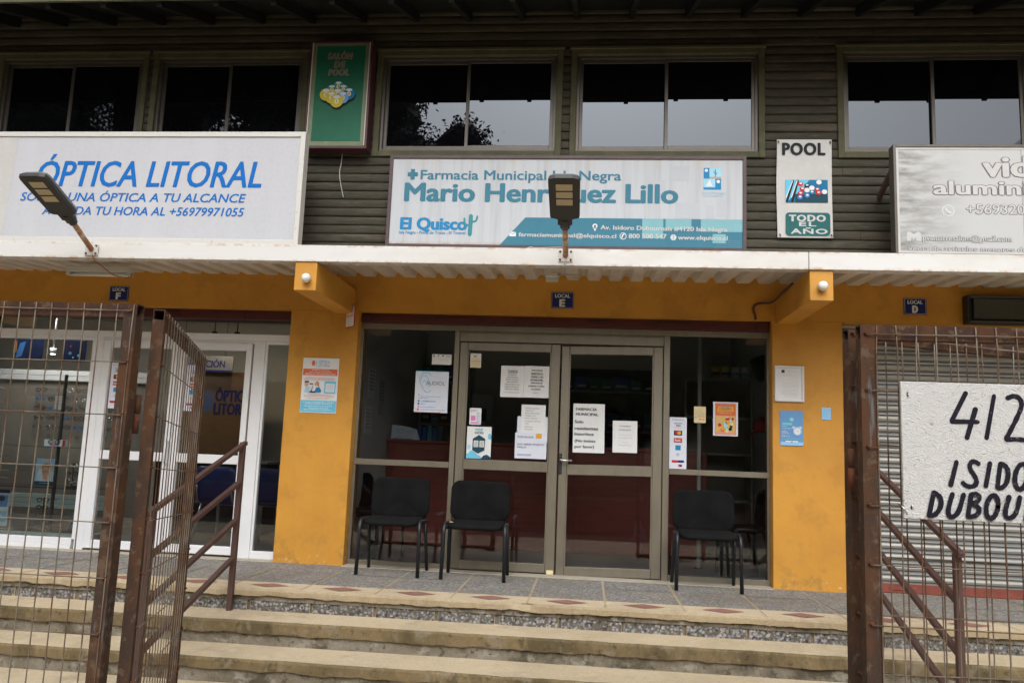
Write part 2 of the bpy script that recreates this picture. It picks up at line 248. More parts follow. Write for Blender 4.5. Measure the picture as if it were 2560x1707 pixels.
    M['warmbulb'] = emit('lit warm led', (1.0, 0.78, 0.5), 220.0); M['panel'] = emit('lit ceiling lamp', (1.0, 0.98, 0.94), 34.0); M['papergrey'] = simple('weathered white metal', (0.52, 0.505, 0.48), 0.5, 0, 0.08, 5); M['groove'] = simple('shutter groove', (0.17, 0.165, 0.155), 0.6, 0, 0.1, 5); M['facehint'] = simple('faint pattern', (0.47, 0.485, 0.515), 0.6, 0, 0.03, 5, 0, 80, 0.2); M['shelfback'] = simple('shelf back board', (0.22, 0.19, 0.16), 0.7, 0, 0.12, 3); M['dimgrey'] = simple('dim sign grey', (0.16, 0.16, 0.18), 0.5, 0, 0.05, 5)
    M['glass'] = glass('shop glass', (0.91, 0.93, 0.925), 1.60); t = MT('dark tinted window glass', (0.003, 0.003, 0.004), 0.0); t.b.inputs['IOR'].default_value = 1.66; t.b.inputs['Specular Tint'].default_value = (0.84, 0.90, 1.0, 1); M['glassup'] = t.done(); M['shelfglass'] = glass('shelf glass', (0.8, 0.9, 0.86), 1.5)
    M['bark'] = simple('bark', (0.12, 0.09, 0.065), 0.9, 0, 0.3, 3, 0.5, 20)
    t = MT('tree leaves', (0.045, 0.062, 0.026), 0.6); t.stain((0.028, 0.040, 0.018), 0.7, 0.4, 0.6); t.stain((0.08, 0.09, 0.04), 1.9, 0.55, 0.7, 0.6); M['leaf'] = t.done()
    M['hedge'] = simple('hedge leaves', (0.04, 0.055, 0.025), 0.7, 0, 0.35, 1.1)
    M['knit'] = simple('maroon jumper', (0.20, 0.05, 0.045), 0.9, 0, 0.1, 8); M['jeans'] = simple('pale jeans', (0.34, 0.38, 0.48), 0.85, 0, 0.12, 8)
    M['bag'] = simple('violet bag', (0.30, 0.28, 0.62), 0.4, 0, 0.15, 14); M['shoe'] = simple('dark shoe', (0.03, 0.025, 0.025), 0.6, 0, 0)
    M['plasterwall'] = simple('far wall', (0.17, 0.05, 0.04), 0.8, 0, 0.15, 1.2)
build_materials()

# ------------------------------------------------------------------ builders
ROOTLOC = {}
class MB:
    def __init__(s, T=None):
        s.bm = bmesh.new(); s.mats = []; s.mi = 0; s.T = T; s.sm = False
    def m(s, name):
        mt = M[name]
        if mt not in s.mats: s.mats.append(mt)
        s.mi = s.mats.index(mt); return s
    def v(s, p):
        p = Vector(p)
        return s.bm.verts.new(s.T(p) if s.T else p)
    def f(s, vs):
        try: fc = s.bm.faces.new(vs)
        except ValueError: return None
        fc.material_index = s.mi; fc.smooth = s.sm; return fc
    def poly(s, pts): return s.f([s.v(p) for p in pts])
    def flat(s, pts, y): s.poly([(p[0], y, p[1]) for p in pts]); return s       # a printed shape facing -y
    def rect(s, x0, x1, z0, z1, y): return s.flat([(x0, z0), (x1, z0), (x1, z1), (x0, z1)], y)
    def disc(s, cx, cz, rx, rz, y, n=20): return s.flat([(cx + rx * math.cos(2 * math.pi * i / n), cz + rz * math.sin(2 * math.pi * i / n)) for i in range(n)], y)
    def ring(s, cx, cz, rx, rz, t, y, n=20, a0=0.0, a1=2 * math.pi):
        P = [[(cx + (rx - d) * math.cos(a0 + (a1 - a0) * i / n), y, cz + (rz - d) * math.sin(a0 + (a1 - a0) * i / n)) for i in range(n + 1)] for d in (0, t)]
        for i in range(n): s.poly([P[0][i], P[0][i + 1], P[1][i + 1], P[1][i]])
        return s
    def box(s, x0, x1, y0, y1, z0, z1, bev=0.0):
        c = [s.v((x, y, z)) for z in (z0, z1) for y in (y0, y1) for x in (x0, x1)]
        fs = [s.f([c[i] for i in q]) for q in ((0, 2, 3, 1), (4, 5, 7, 6), (0, 1, 5, 4), (2, 6, 7, 3), (0, 4, 6, 2), (1, 3, 7, 5))]
        if bev: bmesh.ops.bevel(s.bm, geom=list({e for fc in fs for e in fc.edges}), offset=bev, segments=1, affect='EDGES', profile=0.5)
        return s
    def beam(s, a, b, w, h, up=(0, 0, 1), bev=0.0):                            # a square bar from a to b
        a, b = Vector(a), Vector(b); d = (b - a).normalized(); sx = d.cross(Vector(up)).normalized(); uz = sx.cross(d)
        c = [s.v(p + sx * (i * w / 2) + uz * (j * h / 2)) for p in (a, b) for j in (-1, 1) for i in (-1, 1)]
        fs = [s.f([c[i] for i in q]) for q in ((0, 2, 3, 1), (4, 5, 7, 6), (0, 1, 5, 4), (2, 6, 7, 3), (0, 4, 6, 2), (1, 3, 7, 5))]
        if bev: bmesh.ops.bevel(s.bm, geom=list({e for fc in fs for e in fc.edges}), offset=bev, segments=1, affect='EDGES', profile=0.5)
        return s
    def hollow(s, a, b, w, h, t=0.003, up=(0, 0, 1)):                         # square steel tube with open ends
        a, b = Vector(a), Vector(b); d = (b - a).normalized(); sx = d.cross(Vector(up)).normalized(); uz = sx.cross(d)
        R = []
        for p in (a, b):
            for k_ in (0, t): R.append([s.v(p + sx * (i * (w / 2 - k_)) + uz * (j * (h / 2 - k_))) for i, j in ((-1, -1), (1, -1), (1, 1), (-1, 1))])
        for i in range(4):
            j = (i + 1) % 4
            s.f([R[0][i], R[0][j], R[2][j], R[2][i]]); s.f([R[1][j], R[1][i], R[3][i], R[3][j]])
            s.f([R[0][j], R[0][i], R[1][i], R[1][j]]); s.f([R[2][i], R[2][j], R[3][j], R[3][i]])
        return s
    def tube(s, pts, r, n=8, ry=None, smooth=True, up=(0, 0, 1)):
        P = [Vector(p) for p in pts]; rs = r if isinstance(r, (list, tuple)) else [r] * len(P)
        o = s.sm; s.sm = smooth; rings = []; nx = None
        for i, p in enumerate(P):
            d = (P[min(i + 1, len(P) - 1)] - P[max(i - 1, 0)]).normalized()
            if nx is None:
                u = Vector(up)
                if abs(d.dot(u)) > 0.95: u = Vector((1, 0, 0)) if abs(d.x) < 0.9 else Vector((0, 1, 0))
                nx = d.cross(u).normalized()
            else: nx = (nx - d * nx.dot(d)).normalized()
            ny = d.cross(nx)
            rings.append([s.v(p + nx * rs[i] * math.cos(2 * math.pi * j / n) + ny * (rs[i] if ry is None else ry) * math.sin(2 * math.pi * j / n)) for j in range(n)])
        for a, b in zip(rings, rings[1:]):
            for j in range(n): s.f([a[j], a[(j + 1) % n], b[(j + 1) % n], b[j]])
        s.sm = False; s.f(rings[0][::-1]); s.f(rings[-1]); s.sm = o; return s
    def prism(s, pts, y0, y1):                                                # outline in x,z pushed along y
        a = [s.v((p[0], y0, p[1])) for p in pts]; b = [s.v((p[0], y1, p[1])) for p in pts]; n = len(pts)
        s.f(a); s.f(b[::-1])
        for i in range(n): s.f([a[(i + 1) % n], a[i], b[i], b[(i + 1) % n]])
        return s
    def lathe(s, prof, c, n=16, axis='z'):
        o = s.sm; s.sm = True; rings = []
        for r, h in prof:
            rg = []
            for j in range(n):
                a = 2 * math.pi * j / n; x, y = r * math.cos(a), r * math.sin(a)
                rg.append(s.v((c[0] + x, c[1] + y, c[2] + h) if axis == 'z' else (c[0] + x, c[1] - h, c[2] + y)))
            rings.append(rg)
        for a, b in zip(rings, rings[1:]):
            for j in range(n): s.f([a[j], a[(j + 1) % n], b[(j + 1) % n], b[j]])
        s.f(rings[0][::-1]); s.f(rings[-1]); s.sm = o; return s
    def strip(s, A, B):                                                       # quads between two polylines
        a = [s.v(p) for p in A]; b = [s.v(p) for p in B]
        for i in range(len(a) - 1): s.f([a[i], a[i + 1], b[i + 1], b[i]])
        return s
    def stroke(s, pts, w, y, dy=0.0):                                         # a hand-painted line, round ends
        pts = [Vector((p[0], p[1])) for p in pts]
        for _ in range(2):
            if len(pts) > 2:
                q = [pts[0]]
                for a, b in zip(pts, pts[1:]): q += [a * 0.75 + b * 0.25, a * 0.25 + b * 0.75]
                pts = q + [pts[-1]]
        n = len(pts); L, R = [], []
        for i, p in enumerate(pts):
            d = (pts[min(i + 1, n - 1)] - pts[max(i - 1, 0)]).normalized(); nr = Vector((-d.y, d.x)); ww = w / 2 * rnd.uniform(0.88, 1.12)
            L.append(p + nr * ww); R.append(p - nr * ww)
        d0 = (pts[0] - pts[1]).normalized() * w * 0.35; d1 = (pts[-1] - pts[-2]).normalized() * w * 0.35
        out = L + [L[-1] * 0.7 + R[-1] * 0.3 + d1, L[-1] * 0.3 + R[-1] * 0.7 + d1] + R[::-1] + [R[0] * 0.7 + L[0] * 0.3 + d0, R[0] * 0.3 + L[0] * 0.7 + d0]
        for i in range(n - 1): s.poly([(L[i].x, y, L[i].y), (R[i].x, y, R[i].y), (R[i + 1].x, y, R[i + 1].y), (L[i + 1].x, y, L[i + 1].y)])
        s.poly([(p.x, y, p.y) for p in (L[-1], out[n], out[n + 1], R[-1])]); s.poly([(p.x, y, p.y) for p in (R[0], out[-2], out[-1], L[0])])
        return s
    def build(s, name, parent=None, local=False, recalc=True):
        if recalc: bmesh.ops.recalc_face_normals(s.bm, faces=s.bm.faces[:])
        off = Vector((0, 0, 0))
        if parent is not None and not local:
            r = parent
            while r.parent: r = r.parent
            off = ROOTLOC.get(r.name, Vector((0, 0, 0)))
        elif parent is None and not local:
            xs = [v.co for v in s.bm.verts]
            off = Vector(((min(p.x for p in xs) + max(p.x for p in xs)) / 2, (min(p.y for p in xs) + max(p.y for p in xs)) / 2, min(p.z for p in xs)))
        bmesh.ops.translate(s.bm, verts=s.bm.verts[:], vec=-off)
        me = D.meshes.new(name); s.bm.to_mesh(me); s.bm.free()
        for mt in s.mats: me.materials.append(mt)
        o = D.objects.new(name, me); COL.objects.link(o)
        if parent is not None: o.parent = parent
        else: o.location = off; ROOTLOC[o.name] = off.copy()
        return o
def tag(o, label, cat, group=None):
    o['label'] = label; o['category'] = cat
    if group: o['group'] = group
    return o
def struct(o, kind='structure'): o['kind'] = kind; return o
def thing(name, label, cat, loc=(0, 0, 0), rotz=0.0, group=None):
    o = D.objects.new(name, None); COL.objects.link(o); o.location = loc; o.rotation_euler = (0, 0, rotz); o.empty_display_size = 0.1
    ROOTLOC[o.name] = Vector(loc); return tag(o, label, cat, group)
def copy_tree(o, parent=None):
    c = o.copy(); COL.objects.link(c)
    if parent is not None: c.parent = parent
    for ch in list(o.children): copy_tree(ch, c)
    return c
# lettering -----------------------------------------------------------
_cap = {}
def glyphs(body, bold, spacing=1.0):
    c = D.curves.new('letters', 'FONT'); c.body = body; c.size = 1; c.resolution_u = 3; c.offset = bold; c.space_character = spacing
    o = D.objects.new('letters', c); me = D.meshes.new_from_object(o)
    vs = [Vector(v.co) for v in me.vertices]; ps = [list(p.vertices) for p in me.polygons]
    D.objects.remove(o); D.curves.remove(c); D.meshes.remove(me)
    return vs, ps
def cap(bold):
    if bold not in _cap: _cap[bold] = max(v.y for v in glyphs('H', bold)[0])
    return _cap[bold]
def text(mb, body, x0, x1, zb, zt, y, bold=0.0, shear=0.0, halign='F', lean=0.0, spacing=1.0):
    """letters between x0 and x1 (halign F fits the width; L/C keep the font's own proportions), capitals from zb to zt;
    bold letters are struck several times side by side, a hair apart in depth"""
    vs, ps = glyphs(body, 0.0, spacing)
    if not vs: return
    sh = (zt - zb) / cap(0.0)
    a, b = min(v.x + shear * v.y for v in vs), max(v.x + shear * v.y for v in vs)
    bd = bold * sh
    if halign == 'F': sx = (x1 - x0 - 2 * bd) / (b - a); ox = x0 + bd
    else:
        sx = sh * 0.95
        if (b - a) * sx > x1 - x0: sx = (x1 - x0) / (b - a)
        ox = x0 if halign == 'L' else (x0 + x1 - (b - a) * sx) / 2
    P = [(ox + (v.x + shear * v.y - a) * sx, zb + v.y * sh) for v in vs]
    offs = [(0, 0)] if bd == 0 else [(-1, 0), (1, 0), (0, -.7), (0, .7), (-.7, .5), (.7, -.5), (.7, .5), (-.7, -.5)] if bd > 0.0012 else [(-1, -.3), (1, .3)]
    for i, (dx, dz) in enumerate(offs):
        w = [mb.v((px + dx * bd, y - 0.00006 * i, pz + dz * bd * 0.8 + lean * (px - x0))) for px, pz in P]
        for p in ps: mb.f([w[k_] for k_ in p])
def lettered(parent, mt, y, *lines, name='lettering'):
    """each line of a sign is a part of its own"""
    for L in lines: q = MB().m(mt); text(q, L[0], L[1], L[2], L[3], L[4], y, *L[5:]); q.build(name, parent)
def dashes(mb, x0, x1, z, h, y, words=(0.02, 0.05), gap=0.006, fill=1.0):
    """a line of print too small to read: word-long marks"""
    x = x0
    while x < x0 + (x1 - x0) * fill - 0.004:
        w = min(rnd.uniform(*words), x1 - x); n = max(1, int(w / (h * 0.75)))
        for i in range(n):
            cw = w / n; mb.rect(x + i * cw, x + i * cw + cw * 0.72, z, z + h * rnd.choice((0.7, 0.7, 1.0)), y)
        x += w + gap

# ------------------------------------------------------------------ ground, steps, terrace
Y1, Y2, Y3 = -1.283, -1.584, -1.925
Z2, Z3, Z4 = -0.155, -0.314, -0.466
XL, XR = -9.0, 8.0
def nz(x, s=0): return mnoise.noise(Vector((x * 3.1, s * 7.7, s))) * 0.6 + mnoise.noise(Vector((x * 11.0, s * 3.3, 4 + s))) * 0.4 + mnoise.noise(Vector((x * 31.0, s * 1.3, 9 + s))) * 0.25
# one sheet of ground, falling to the road and on to the horizon
g = MB().m('soil')
prof = [(-1.6, Z4 - 0.012), (-8.8, -0.62), (-13.5, -1.62), (-20, -1.78), (-60, -2.0), (-700, -2.2)]
for xx0, xx1 in ((-700, -60), (-60, 60), (60, 700)):
    g.strip([(xx0, y, z) for y, z in prof], [(xx1, y, z) for y, z in prof])
g.strip([(-700, -1.6, Z4 - 0.012), (-700, 60, -0.6)], [(-9.6, -1.6, Z4 - 0.012), (-9.6, 60, -0.6)]); g.strip([(9.0, -1.6, Z4 - 0.012), (9.0, 60, -0.6)], [(700, -1.6, Z4 - 0.012), (700, 60, -0.6)])
struct(g.build('ground'))
pv = MB().m('beige')
ys = [Y3 + 0.03, -2.4, -3.0, -4.0, -5.5, -7.5]
for a, b in zip(ys, ys[1:]): pv.strip([(x, a, Z4 - 0.004 * (a < -2.5)) for x in (XL, XR)], [(x, b, Z4 - 0.004) for x in (XL, XR)])
struct(pv.build('pavement'))
rd = MB().m('asphalt'); rd.strip([(-60, -9.4, -0.75), (-60, -13.2, -1.548)], [(60, -9.4, -0.75), (60, -13.2, -1.548)]); struct(rd.build('road'))
sw = MB().m('sidewalk'); sw.strip([(-60, -15.2, -1.60), (-60, -15.2, -1.50), (-60, -20.4, -1.68)], [(60, -15.2, -1.60), (60, -15.2, -1.50), (60, -20.4, -1.68)]); struct(sw.build('far_pavement'))
mk = MB().m('white')
for i in range(-9, 9): mk.strip([(i * 6.0, -11.2, -1.117), (i * 6.0, -11.32, -1.143)], [(i * 6.0 + 3, -11.2, -1.117), (i * 6.0 + 3, -11.32, -1.143)])
struct(mk.build('road_marking'))

def step_slab(mb, yf, z, yb, thick, seed, top, nose, amp=0.006, dx=0.05):
    """a tread with a worn, uneven front edge: top sheet, rounded nosing, front face"""
    n = int((XR - XL) / dx); P = []
    for i in range(n + 1):
        x = XL + i * dx; j = nz(x, seed) * amp; j2 = nz(x * 1.7, seed + 5) * amp * 0.7
        ch = max(0.0, nz(x * 0.55, seed + 11) - 0.28) * 0.06
        if seed == 1: ch += 0.035 * max(0.0, 1 - abs(x + 0.44) / 0.13) * (1 + nz(x * 9, 3)) + 0.02 * max(0.0, 1 - abs(x - 1.95) / 0.06) * (1 + nz(x * 9, 4)) + 0.02 * max(0.0, 1 - abs(x + 2.62) / 0.08)
        P.append([(x, yb, z), (x, yf + 0.013 + j + ch, z + j2 * 0.25), (x, yf + 0.004 + j + ch, z - 0.005 + j2 * 0.5), (x, yf + j + ch * 0.7, z - 0.014 - ch * 0.3), (x, yf + j * 0.7 + 0.004, z - thick + j2 * 2.2)])
    mb.sm = True
    for a, b in zip(range(n), range(1, n + 1)):
        for q in range(4):
            mb.m(top if q == 0 else nose); mb.poly([P[a][q], P[b][q], P[b][q + 1], P[a][q + 1]])
        mb.m(nose); mb.poly([P[a][4], P[b][4], (P[b][4][0], yf + 0.06, P[b][4][2]), (P[a][4][0], yf + 0.06, P[a][4][2])])
    mb.sm = False
def riser(mb, y, z0, z1, seed, mt, amp=0.012, dx=0.06):
    n = int((XR - XL) / dx); mb.m(mt); mb.sm = True; rows = []
    for r in range(4):
        z = z0 + (z1 - z0) * r / 3; rows.append([mb.v((XL + i * dx, y + nz(XL + i * dx + r * 3, seed + r) * amp, z)) for i in range(n + 1)])
    for a, b in zip(rows, rows[1:]):
        for i in range(n): mb.f([a[i], a[i + 1], b[i + 1], b[i]])
    mb.sm = False
st = MB()
# terrace: pebble tiles, beige border with red diamonds
TJ = [-0.39 + 0.537 * i for i in range(-16, 16)]
st.m('mortar'); st.strip([(XL, -1.255, -0.003), (XL, 0.3, -0.003)], [(XR, -1.255, -0.003), (XR, 0.3, -0.003)])
for a, b in zip(TJ, TJ[1:]):
    st.m('pebble')
    for ya, yb in ((-0.995, -0.46), (-0.45, 0.10)):
        dz = rnd.uniform(-0.0008, 0.0008)
        st.poly([(a + 0.009, ya, dz), (b - 0.009, ya, dz), (b - 0.009, yb, dz), (a + 0.009, yb, dz)])
    cx = (a + b) / 2; st.m('diamond')
    st.poly([(cx - 0.145, -1.13, 0.0035), (cx, -1.215, 0.0035), (cx + 0.145, -1.13, 0.0035), (cx, -1.05, 0.0035)])
step_slab(st, Y1, 0.0, -0.998, 0.050, 1, 'beige', 'mortar', 0.012, 0.03)
st.m('mortar')
for a in TJ:
    st.poly([(a - 0.006, -1.25, 0.002), (a + 0.006, -1.25, 0.002), (a + 0.006, -1.0, 0.002), (a - 0.006, -1.0, 0.002)])
riser(st, Y1 + 0.028, -0.085, -0.040, 2, 'grout')
riser(st, Y1 + 0.05, Z2 - 0.02, -0.075, 3, 'darkcon', 0.003)
x = XL
while x < XR:
    w = rnd.choice((0.40, 0.42, 0.44, 0.41)); st.m('pebriser'); st.box(x, x + w, Y1 + 0.036 + rnd.uniform(-.004, .004), Y1 + 0.1, Z2 - 0.012, -0.078, 0.004); x += w + rnd.uniform(0.012, 0.03)
step_slab(st, Y2, Z2, Y1 + 0.06, 0.082, 5, 'beige', 'nosing', 0.014, 0.03)
riser(st, Y2 + 0.026, Z3 - 0.012, Z2 - 0.078, 7, 'grout', 0.014)
step_slab(st, Y3, Z3, Y2 + 0.05, 0.068, 9, 'beige', 'nosing', 0.014, 0.03)
riser(st, Y3 + 0.026, Z4 - 0.012, Z3 - 0.064, 12, 'grout', 0.016)
struct(st.build('steps', recalc=True))

# ------------------------------------------------------------------ the shop building
B = thing('shop_building', 'two storey shop building, ochre ground floor below dark green log siding', 'building')
# ochre wall with its openings
w = MB().m('yellow')
CX = [(-9.0, -7.9), (-2.703, -2.076), (1.539, 2.12), (6.3, 8.0)]
for a, b in CX: w.box(a, b, 0.0, 0.30, -0.01, 2.225, 0.004)
w.box(XL, XR, 0.0, 0.30, 2.2248, 2.62)
wo = w.build('wall', B)
for a, b in ((-2.287, -2.112), (1.572, 1.738), (5.6, 5.77), (-6.3, -6.13)):
    MB().m('yellow').box(a, b, -1.072, -0.002, 2.193, 2.416, 0.004).build('bracket_beam', B)
# canopy
cn = thing  # (parts below)
sh = MB().m('sheet'); P = []
x = XL; i = 0
while x < XR:
    for dx, hz in ((0.0, 0.0), (0.098, 0.0), (0.122, 0.042), (0.158, 0.042)): P.append((x + dx, hz))
    x += 0.183
def zc(y): return 2.541 + 0.055 * y
for (ya, yb) in ((0.002, -0.5), (-0.5, -1.03)): sh.strip([(px, ya, zc(ya) + hz) for px, hz in P], [(px, yb, zc(yb) + hz) for px, hz in P])
canopy = sh.m('sheet') and sh.build('canopy', B)
for a, b in ((XL, 1.562), (1.565, XR)):
    fz = MB().m('fascia'); dy = 0.0 if a < 0 else -0.006
    fz.box(a, b, -1.085 + dy, -1.04, 2.418, 2.548, 0.003); fz.box(a, b, -1.045, -0.99, 2.418, 2.432); fz.box(a, b, -1.04, -0.9, 2.535, 2.547)
    fz.build('fascia', canopy)
# upper floor siding: half-log boards round the windows
WZ0, WZ1 = 3.665, 4.69
WIN = [(-5.84, -4.295, -5.075), (-4.245, -2.70, -3.482), (-2.045, -0.312, -1.181), (-0.238, 1.482, 0.626), (2.103, 3.75, 2.925), (3.83, 5.5, 4.66), (-7.6, -5.93, -6.76)]
sd_ = MB().m('siding'); sd_.sm = True
PZ = 0.081; row = 0; z = 2.45
prf = [(0.0, 0.012), (0.05, -0.006), (0.2, -0.010), (0.55, -0.012), (0.88, -0.010), (0.965, -0.004), (1.0, 0.012)]
z = 2.45 + 2 * PZ
while z < 5.1:
    segs = [(XL, XR)]
    for a, b, _ in WIN:
        if z + PZ * 0.6 > WZ0 + 0.02 and z + PZ * 0.4 < WZ1 - 0.02:
            segs = [t for s0, s1 in segs for t in ((s0, min(s1, a + 0.02)), (max(s0, b - 0.02), s1)) if t[1] - t[0] > 0.005] if any(s0 < b and s1 > a for s0, s1 in segs) else segs
    for s0, s1 in segs:
        cuts = [s0]; q = s0 + 1.4 * ((row * 37 % 10) / 10 + 0.4)
        while q < s1 - 0.3: cuts += [q]; q += 3.2
        cuts.append(s1)
        for c0, c1 in zip(cuts, cuts[1:]):
            rz = rnd.uniform(-0.002, 0.002)
            dy = rnd.uniform(-0.004, 0.004); e = 0.0015; tl_ = rnd.uniform(-0.0035, 0.0035)
            sd_.strip([(c0 + e, y + dy + (t - .5) * tl_, z + t * PZ + rz) for t, y in prf], [(c1 - e, y + dy + (t - .5) * tl_, z + t * PZ - rz) for t, y in prf])
    z += PZ; row += 1
sd_.m('dark'); sd_.sm = False
zz = [2.625, WZ0 + 0.03, WZ1 - 0.03, 5.1]
sd_.box(XL, XR, 0.018, 0.05, zz[0], zz[1]); sd_.box(XL, XR, 0.018, 0.05, zz[2], zz[3])
ed = sorted([v for a, b, _ in WIN for v in (a, b)]); edges_ = [XL] + ed + [XR]
for a, b in zip(edges_[0::2], edges_[1::2]): sd_.box(a - 0.015, b + 0.015, 0.018, 0.05, zz[1], zz[2])
sd_.build('log_siding', B)
# windows
def frame4(mb, x0, x1, z0, z1, t, y0, y1, bev=0.002, tb=None, tt=None):
    tb = tb or t; tt = tt or t
    mb.box(x0, x0 + t, y0, y1, z0, z1, bev); mb.box(x1 - t, x1, y0, y1, z0, z1, bev)
    mb.box(x0 + t, x1 - t, y0, y1, z0, z0 + tb, bev); mb.box(x0 + t, x1 - t, y0, y1, z1 - tt, z1, bev)
for wi, (a, b, mx) in enumerate(WIN):
    tr = MB().m('trim'); frame4(tr, a, b, WZ0, WZ1, 0.055, -0.034, 0.03, 0.004)
    tr.box(a - 0.012, b + 0.012, -0.045, -0.02, WZ1 - 0.006, WZ1 + 0.022, 0.004)
    wt = tr.build('window', B)
    i0, i1, j0, j1 = a + 0.055, b - 0.055, WZ0 + 0.055, WZ1 - 0.055
    fr = MB().m('grey_alu'); frame4(fr, i0, i1, j0, j1, 0.026, 0.0, 0.07, 0.002)
    for s0, s1, yy in ((i0 + 0.026, mx + 0.018, 0.032), (mx - 0.018, i1 - 0.026, 0.010)):
        frame4(fr, s0, s1, j0 + 0.026, j1 - 0.026, 0.030 if s0 != mx - 0.018 else 0.030, yy, yy + 0.022, 0.002, tb=0.04)
    fr.build('frame', wt)
    for s0, s1, yy in ((i0 + 0.05, mx - 0.008, 0.042), (mx + 0.010, i1 - 0.05, 0.020)):
        t0, t1 = rnd.uniform(-0.0022, 0.0022), rnd.uniform(-0.0015, 0.0015); zm = (j0 + j1) / 2
        pn = MB(lambda p, t0=t0, t1=t1, zm=zm, xm=(s0 + s1) / 2: Vector((p.x, p.y + (p.z - zm) * t0 + (p.x - xm) * t1, p.z))).m('glassup')
        pn.box(s0, s1, yy, yy + 0.004, j0 + 0.055, j1 - 0.045); pn.build('pane', wt)
# eave
EY, EZ = -0.95, 4.668
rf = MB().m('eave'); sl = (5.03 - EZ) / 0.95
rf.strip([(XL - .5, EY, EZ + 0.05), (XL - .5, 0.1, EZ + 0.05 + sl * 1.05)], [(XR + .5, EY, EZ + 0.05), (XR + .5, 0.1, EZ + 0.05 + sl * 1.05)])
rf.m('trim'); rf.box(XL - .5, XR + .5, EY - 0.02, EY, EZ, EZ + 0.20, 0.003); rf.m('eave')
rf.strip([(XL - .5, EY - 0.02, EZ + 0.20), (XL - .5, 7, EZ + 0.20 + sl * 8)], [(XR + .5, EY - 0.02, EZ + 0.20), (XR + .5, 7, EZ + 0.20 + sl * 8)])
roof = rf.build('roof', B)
for i in range(34):
    x = -8.7 + i * 0.5; q = MB().m('eave'); q.beam((x, EY + 0.005, EZ + 0.005), (x, 0.02, EZ + 0.005 + sl * 0.97), 0.045, 0.09); q.build('rafter', roof)
# rooms
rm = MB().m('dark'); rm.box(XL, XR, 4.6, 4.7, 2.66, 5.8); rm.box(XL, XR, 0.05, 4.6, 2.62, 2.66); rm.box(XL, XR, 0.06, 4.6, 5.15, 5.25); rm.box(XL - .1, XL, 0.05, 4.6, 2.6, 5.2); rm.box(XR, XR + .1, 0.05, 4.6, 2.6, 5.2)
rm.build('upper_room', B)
rm = MB().m('wallin')
rm.box(-2.16, 1.80, 3.5, 3.6, 0.0, 2.62); rm.box(-2.45, -2.16, 0.302, 3.6, 0.0, 2.62); rm.box(1.80, 1.95, 0.302, 3.6, 0.0, 2.62); rm.box(-2.16, 1.80, 0.302, 3.5, 2.56, 2.618)
rm.m('floorin'); rm.box(-2.45, 1.95, 0.16, 3.6, -0.02, 0.004); rm.build('pharmacy_room', B)
rm = MB().m('wallin'); rm.box(-8.0, -2.46, 3.2, 3.3, 0.0, 2.62); rm.box(-8.1, -8.0, 0.302, 3.3, 0.0, 2.62); rm.box(-2.58, -2.46, 0.302, 3.2, 0.0, 2.62); rm.box(-8.0, -2.58, 0.302, 3.2, 2.56, 2.618)
rm.m('floorin'); rm.box(-8.0, -2.46, 0.2, 3.3, -0.02, 0.004); rm.build('optician_room', B)
rm = MB().m('dark'); rm.box(-8.2, 8.1, 4.7, 4.75, -0.3, 5.8); rm.build('back_wall', B)
# red beams behind the lintels (box of the roller shutters)
for a, b in ((-2.076, 1.539), (-7.9, -2.703)):
    q = MB().m('redbeam'); q.box(a, b, 0.085, 0.30, 2.137, 2.2246, 0.004)
    for x in [a + 0.18 + 0.62 * i for i in range(int((b - a) / 0.62))]: q.box(x, x + 0.2, 0.075, 0.085, 2.152, 2.2, 0.003)
    if a > -3: q.box(a, a + 0.09, 0.07, 0.085, 2.14, 2.215, 0.004); q.box(b - 0.11, b - 0.01, 0.07, 0.085, 2.14, 2.215, 0.004)
    q.build('shutter_beam', B)
# --- pharmacy front in bronze aluminium
f = MB().m('bronze')
f.box(-2.076, 1.539, 0.10, 0.16, 2.084, 2.136, 0.003); f.box(-1.165, 0.638, 0.096, 0.165, 1.990, 2.068, 0.003); f.box(-1.165, 0.638, 0.115, 0.16, 2.068, 2.084)
f.box(-1.213, -1.166, 0.10, 0.16, 0.0, 2.0835, 0.003); f.box(0.640, 0.694, 0.10, 0.16, 0.0, 2.0835, 0.003)
f.box(-2.076, -1.2135, 0.105, 0.155, 0.866, 0.918, 0.003); f.box(-2.076, -1.2135, 0.10, 0.16, 0.0, 0.045, 0.003)
f.box(0.6945, 1.539, 0.105, 0.155, 0.888, 0.936, 0.003); f.box(0.6945, 1.539, 0.10, 0.16, 0.0, 0.050, 0.003)
f.box(-2.0755, -2.052, 0.112, 0.155, 0.046, 2.083); f.box(1.518, 1.5385, 0.112, 0.155, 0.051, 2.083)
front = f.build('shopfront', B)
for x0, x1, z0, z1 in ((-2.055, -1.21, 0.916, 2.086), (-2.055, -1.21, 0.043, 0.868), (0.692, 1.52, 0.934, 2.086), (0.692, 1.52, 0.048, 0.89)):
    MB().m('glass').box(x0, x1, 0.128, 0.132, z0, z1).build('pane', front)
MB().m('threshold').box(-2.074, 1.537, -0.055, 0.099, -0.008, 0.0065, 0.002).build('threshold', B)
